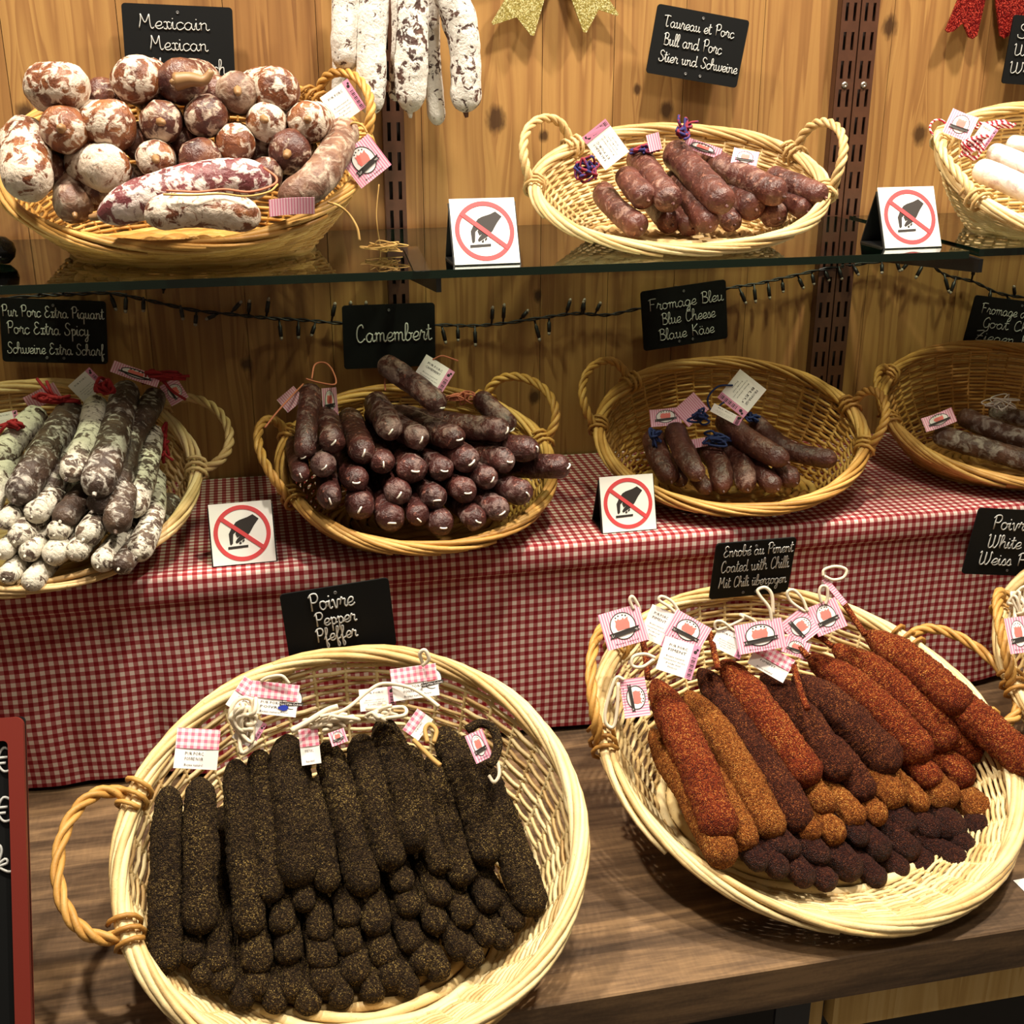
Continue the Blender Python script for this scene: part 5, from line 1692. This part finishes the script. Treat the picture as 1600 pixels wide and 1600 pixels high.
bulbs = [(172, 458, 182, 486), (197, 458, 196, 490), (224, 464, 224, 484), (255, 458, 256, 446), (282, 477, 285, 494), (307, 486, 305, 510), (342, 490, 326, 497), (360, 490, 378, 470), (388, 494, 390, 468), (416, 497, 420, 464), (436, 500, 440, 532), (466, 502, 466, 530), (493, 504, 486, 526), (518, 502, 524, 472),
         (546, 506, 548, 470), (572, 507, 572, 470), (690, 508, 697, 538), (715, 508, 716, 534), (742, 509, 743, 542), (768, 506, 770, 478), (786, 505, 788, 474), (812, 500, 826, 484), (835, 500, 844, 534), (858, 496, 858, 524), (884, 492, 892, 466), (908, 490, 914, 466), (930, 490, 936, 478), (912, 490, 912, 470),
         (1155, 450, 1166, 476), (1178, 444, 1181, 474), (1200, 441, 1203, 468), (1222, 436, 1224, 458), (1246, 430, 1256, 452), (1268, 424, 1272, 446), (1288, 420, 1296, 440), (1310, 416, 1316, 438), (1332, 413, 1336, 420), (1378, 408, 1378, 418), (1400, 405, 1404, 418), (1425, 404, 1407, 424), (1444, 410, 1430, 436), (1475, 428, 1483, 458), (1494, 434, 1484, 460), (1518, 438, 1525, 407), (1548, 452, 1546, 470), (1572, 460, 1582, 480), (60, 462, 66, 452), (98, 460, 100, 452), (1586, 464, 1584, 446)]
for i, (x0, y0, x1, y1) in enumerate(bulbs):
    a, b = onY(x0, y0, WY) - o, onY(x1, y1, WY - .004) - o
    d = (b - a)
    if d.length < .018: d = d.normalized() * .018
    b = a + d
    mb = MB()
    mb.tube([a, a + d * .25, a + d * .3, a + d * .8, a + d * .82], [.0012, .0015, .0026, .0025, .0016], 8)
    mb.tube([a + d * .82, a + d * .93, a + d], [.0021, .0022, .0008], 6, mi=1)
    mb.build('bulb', [M_black, plain('bulb_tip', '#8f8578', .15) if i == 0 else bpy.data.materials['bulb_tip']], fl)


# ------------------------------------------------------------------ glitter bows (their tails hang into view)
def bow(tails, knot_px, Y, mat, label):
    c = onY(*knot_px, Y)
    t = thing('glitter_bow', label, 'bow', Matrix.Translation(c), 'glitter bows on the wall')
    T = Matrix(((1, 0, 0, 0), (0, 0, -1, 0), (0, 1, 0, 0), (0, 0, 0, 1)))
    for P in tails:
        q = [onY(x, y, Y) - c for x, y in P]
        mb = MB()
        mb.prism([(v.x, v.z) for v in q], -.0015, .0015, 0, T)
        mb.build('ribbon_tail', mat, t, smooth=False)
    for s_ in (-1, 1):
        mb = MB()
        q = [(0, 0), (s_ * .03, .028), (s_ * .07, .034), (s_ * .085, .0), (s_ * .07, -.026), (s_ * .03, -.016)]
        mb.prism(q, -.0015, .0015, 0, T)
        mb.build('ribbon_loop', mat, t, smooth=False)
    mb = MB()
    mb.prism(rounded(.03, .026, .008), -.003, .004, 0, T)
    mb.build('knot', mat, t, smooth=False)


bow([[(862, -80), (800, -20), (768, 35), (770, 39), (807, 27), (829, 55), (834, 56), (850, 0), (880, -80)], [(872, -80), (893, 0), (911, 50), (916, 51), (935, 15), (964, 25), (966, 22), (952, 0), (900, -80)]],
    (873, -88), -.018, M_gold, 'gold glitter bow on the wall, its two notched tails hanging into view')
bow([[(1545, -80), (1496, 0), (1477, 47), (1481, 51), (1489, 49), (1504, 36), (1513, 58), (1519, 61), (1526, 56), (1539, 0), (1556, -80)], [(1550, -80), (1555, 0), (1562, 56), (1568, 60), (1575, 56), (1590, 36), (1612, 58), (1618, 50), (1600, -30), (1562, -80)]],
    (1550, -92), -.018, M_redgl, 'red glitter bow on the wall at upper right')

# ------------------------------------------------------------------ small things on the shelves and worktop
p = onZ(0, 413, GLASS)
mb = MB()
mb.lathe([(.003, 0), (.010, .0012), (.0155, .007), (.017, .0135), (.0155, .021), (.009, .0265), (.002, .028)], 24)
tag(mb.build('black_bauble', plain('gloss_black', '#080808', .06), None, Matrix.Translation(p)), 'shiny black round bauble at the left end of the glass shelf', 'bauble')
a, b = onZ(628, 362, GLASS + .0012), onZ(660, 424, GLASS + .0012)
a = onZ(634, 372, GLASS + .0012)
d = (b - a).normalized()
mb = MB()
L = (b - a).length
mb.prism(rounded(.016, min(L, .16), .003), 0, .0008)
tag(mb.build('plastic_strip', M_clear, None, frame(b - d * min(L, .16) / 2, d.cross(V((0, 0, 1))), d, V((0, 0, 1))), smooth=False), 'clear plastic strip lying on the glass shelf right of the twine tangle', 'strip')
q0, q1, q2 = onZ(1583, 1376, WORK + .0006), onZ(1680, 1358, WORK + .0006), onZ(1604, 1394, WORK + .0006)
ex = (q1 - q0).normalized()
mb = MB()
mb.box((.05, -.035, 0), (.1, .07, .0008))
tag(mb.build('paper_card', M_paper, None, frame(q0, ex, V((0, 0, 1)).cross(ex), V((0, 0, 1))), smooth=False), 'corner of a white paper card on the worktop at the right edge', 'card')
# ink blot on one pepper tag is drawn as a thin patch of its own tag
for o_ in [o_ for o_ in bpy.data.objects if o_.get('label', '').startswith('gingham headed tag with a blue ink')]:
    mb = MB()
    mb.prism([(.004, -.0075), (.009, -.0095), (.0125, -.0085), (.0135, -.0055), (.010, -.004), (.006, -.0055)], .0010, .0012)
    tag(mb.build('ink_blot', plain('blue_ink', '#23359c', .4), o_, smooth=False), 'blue ink blot')
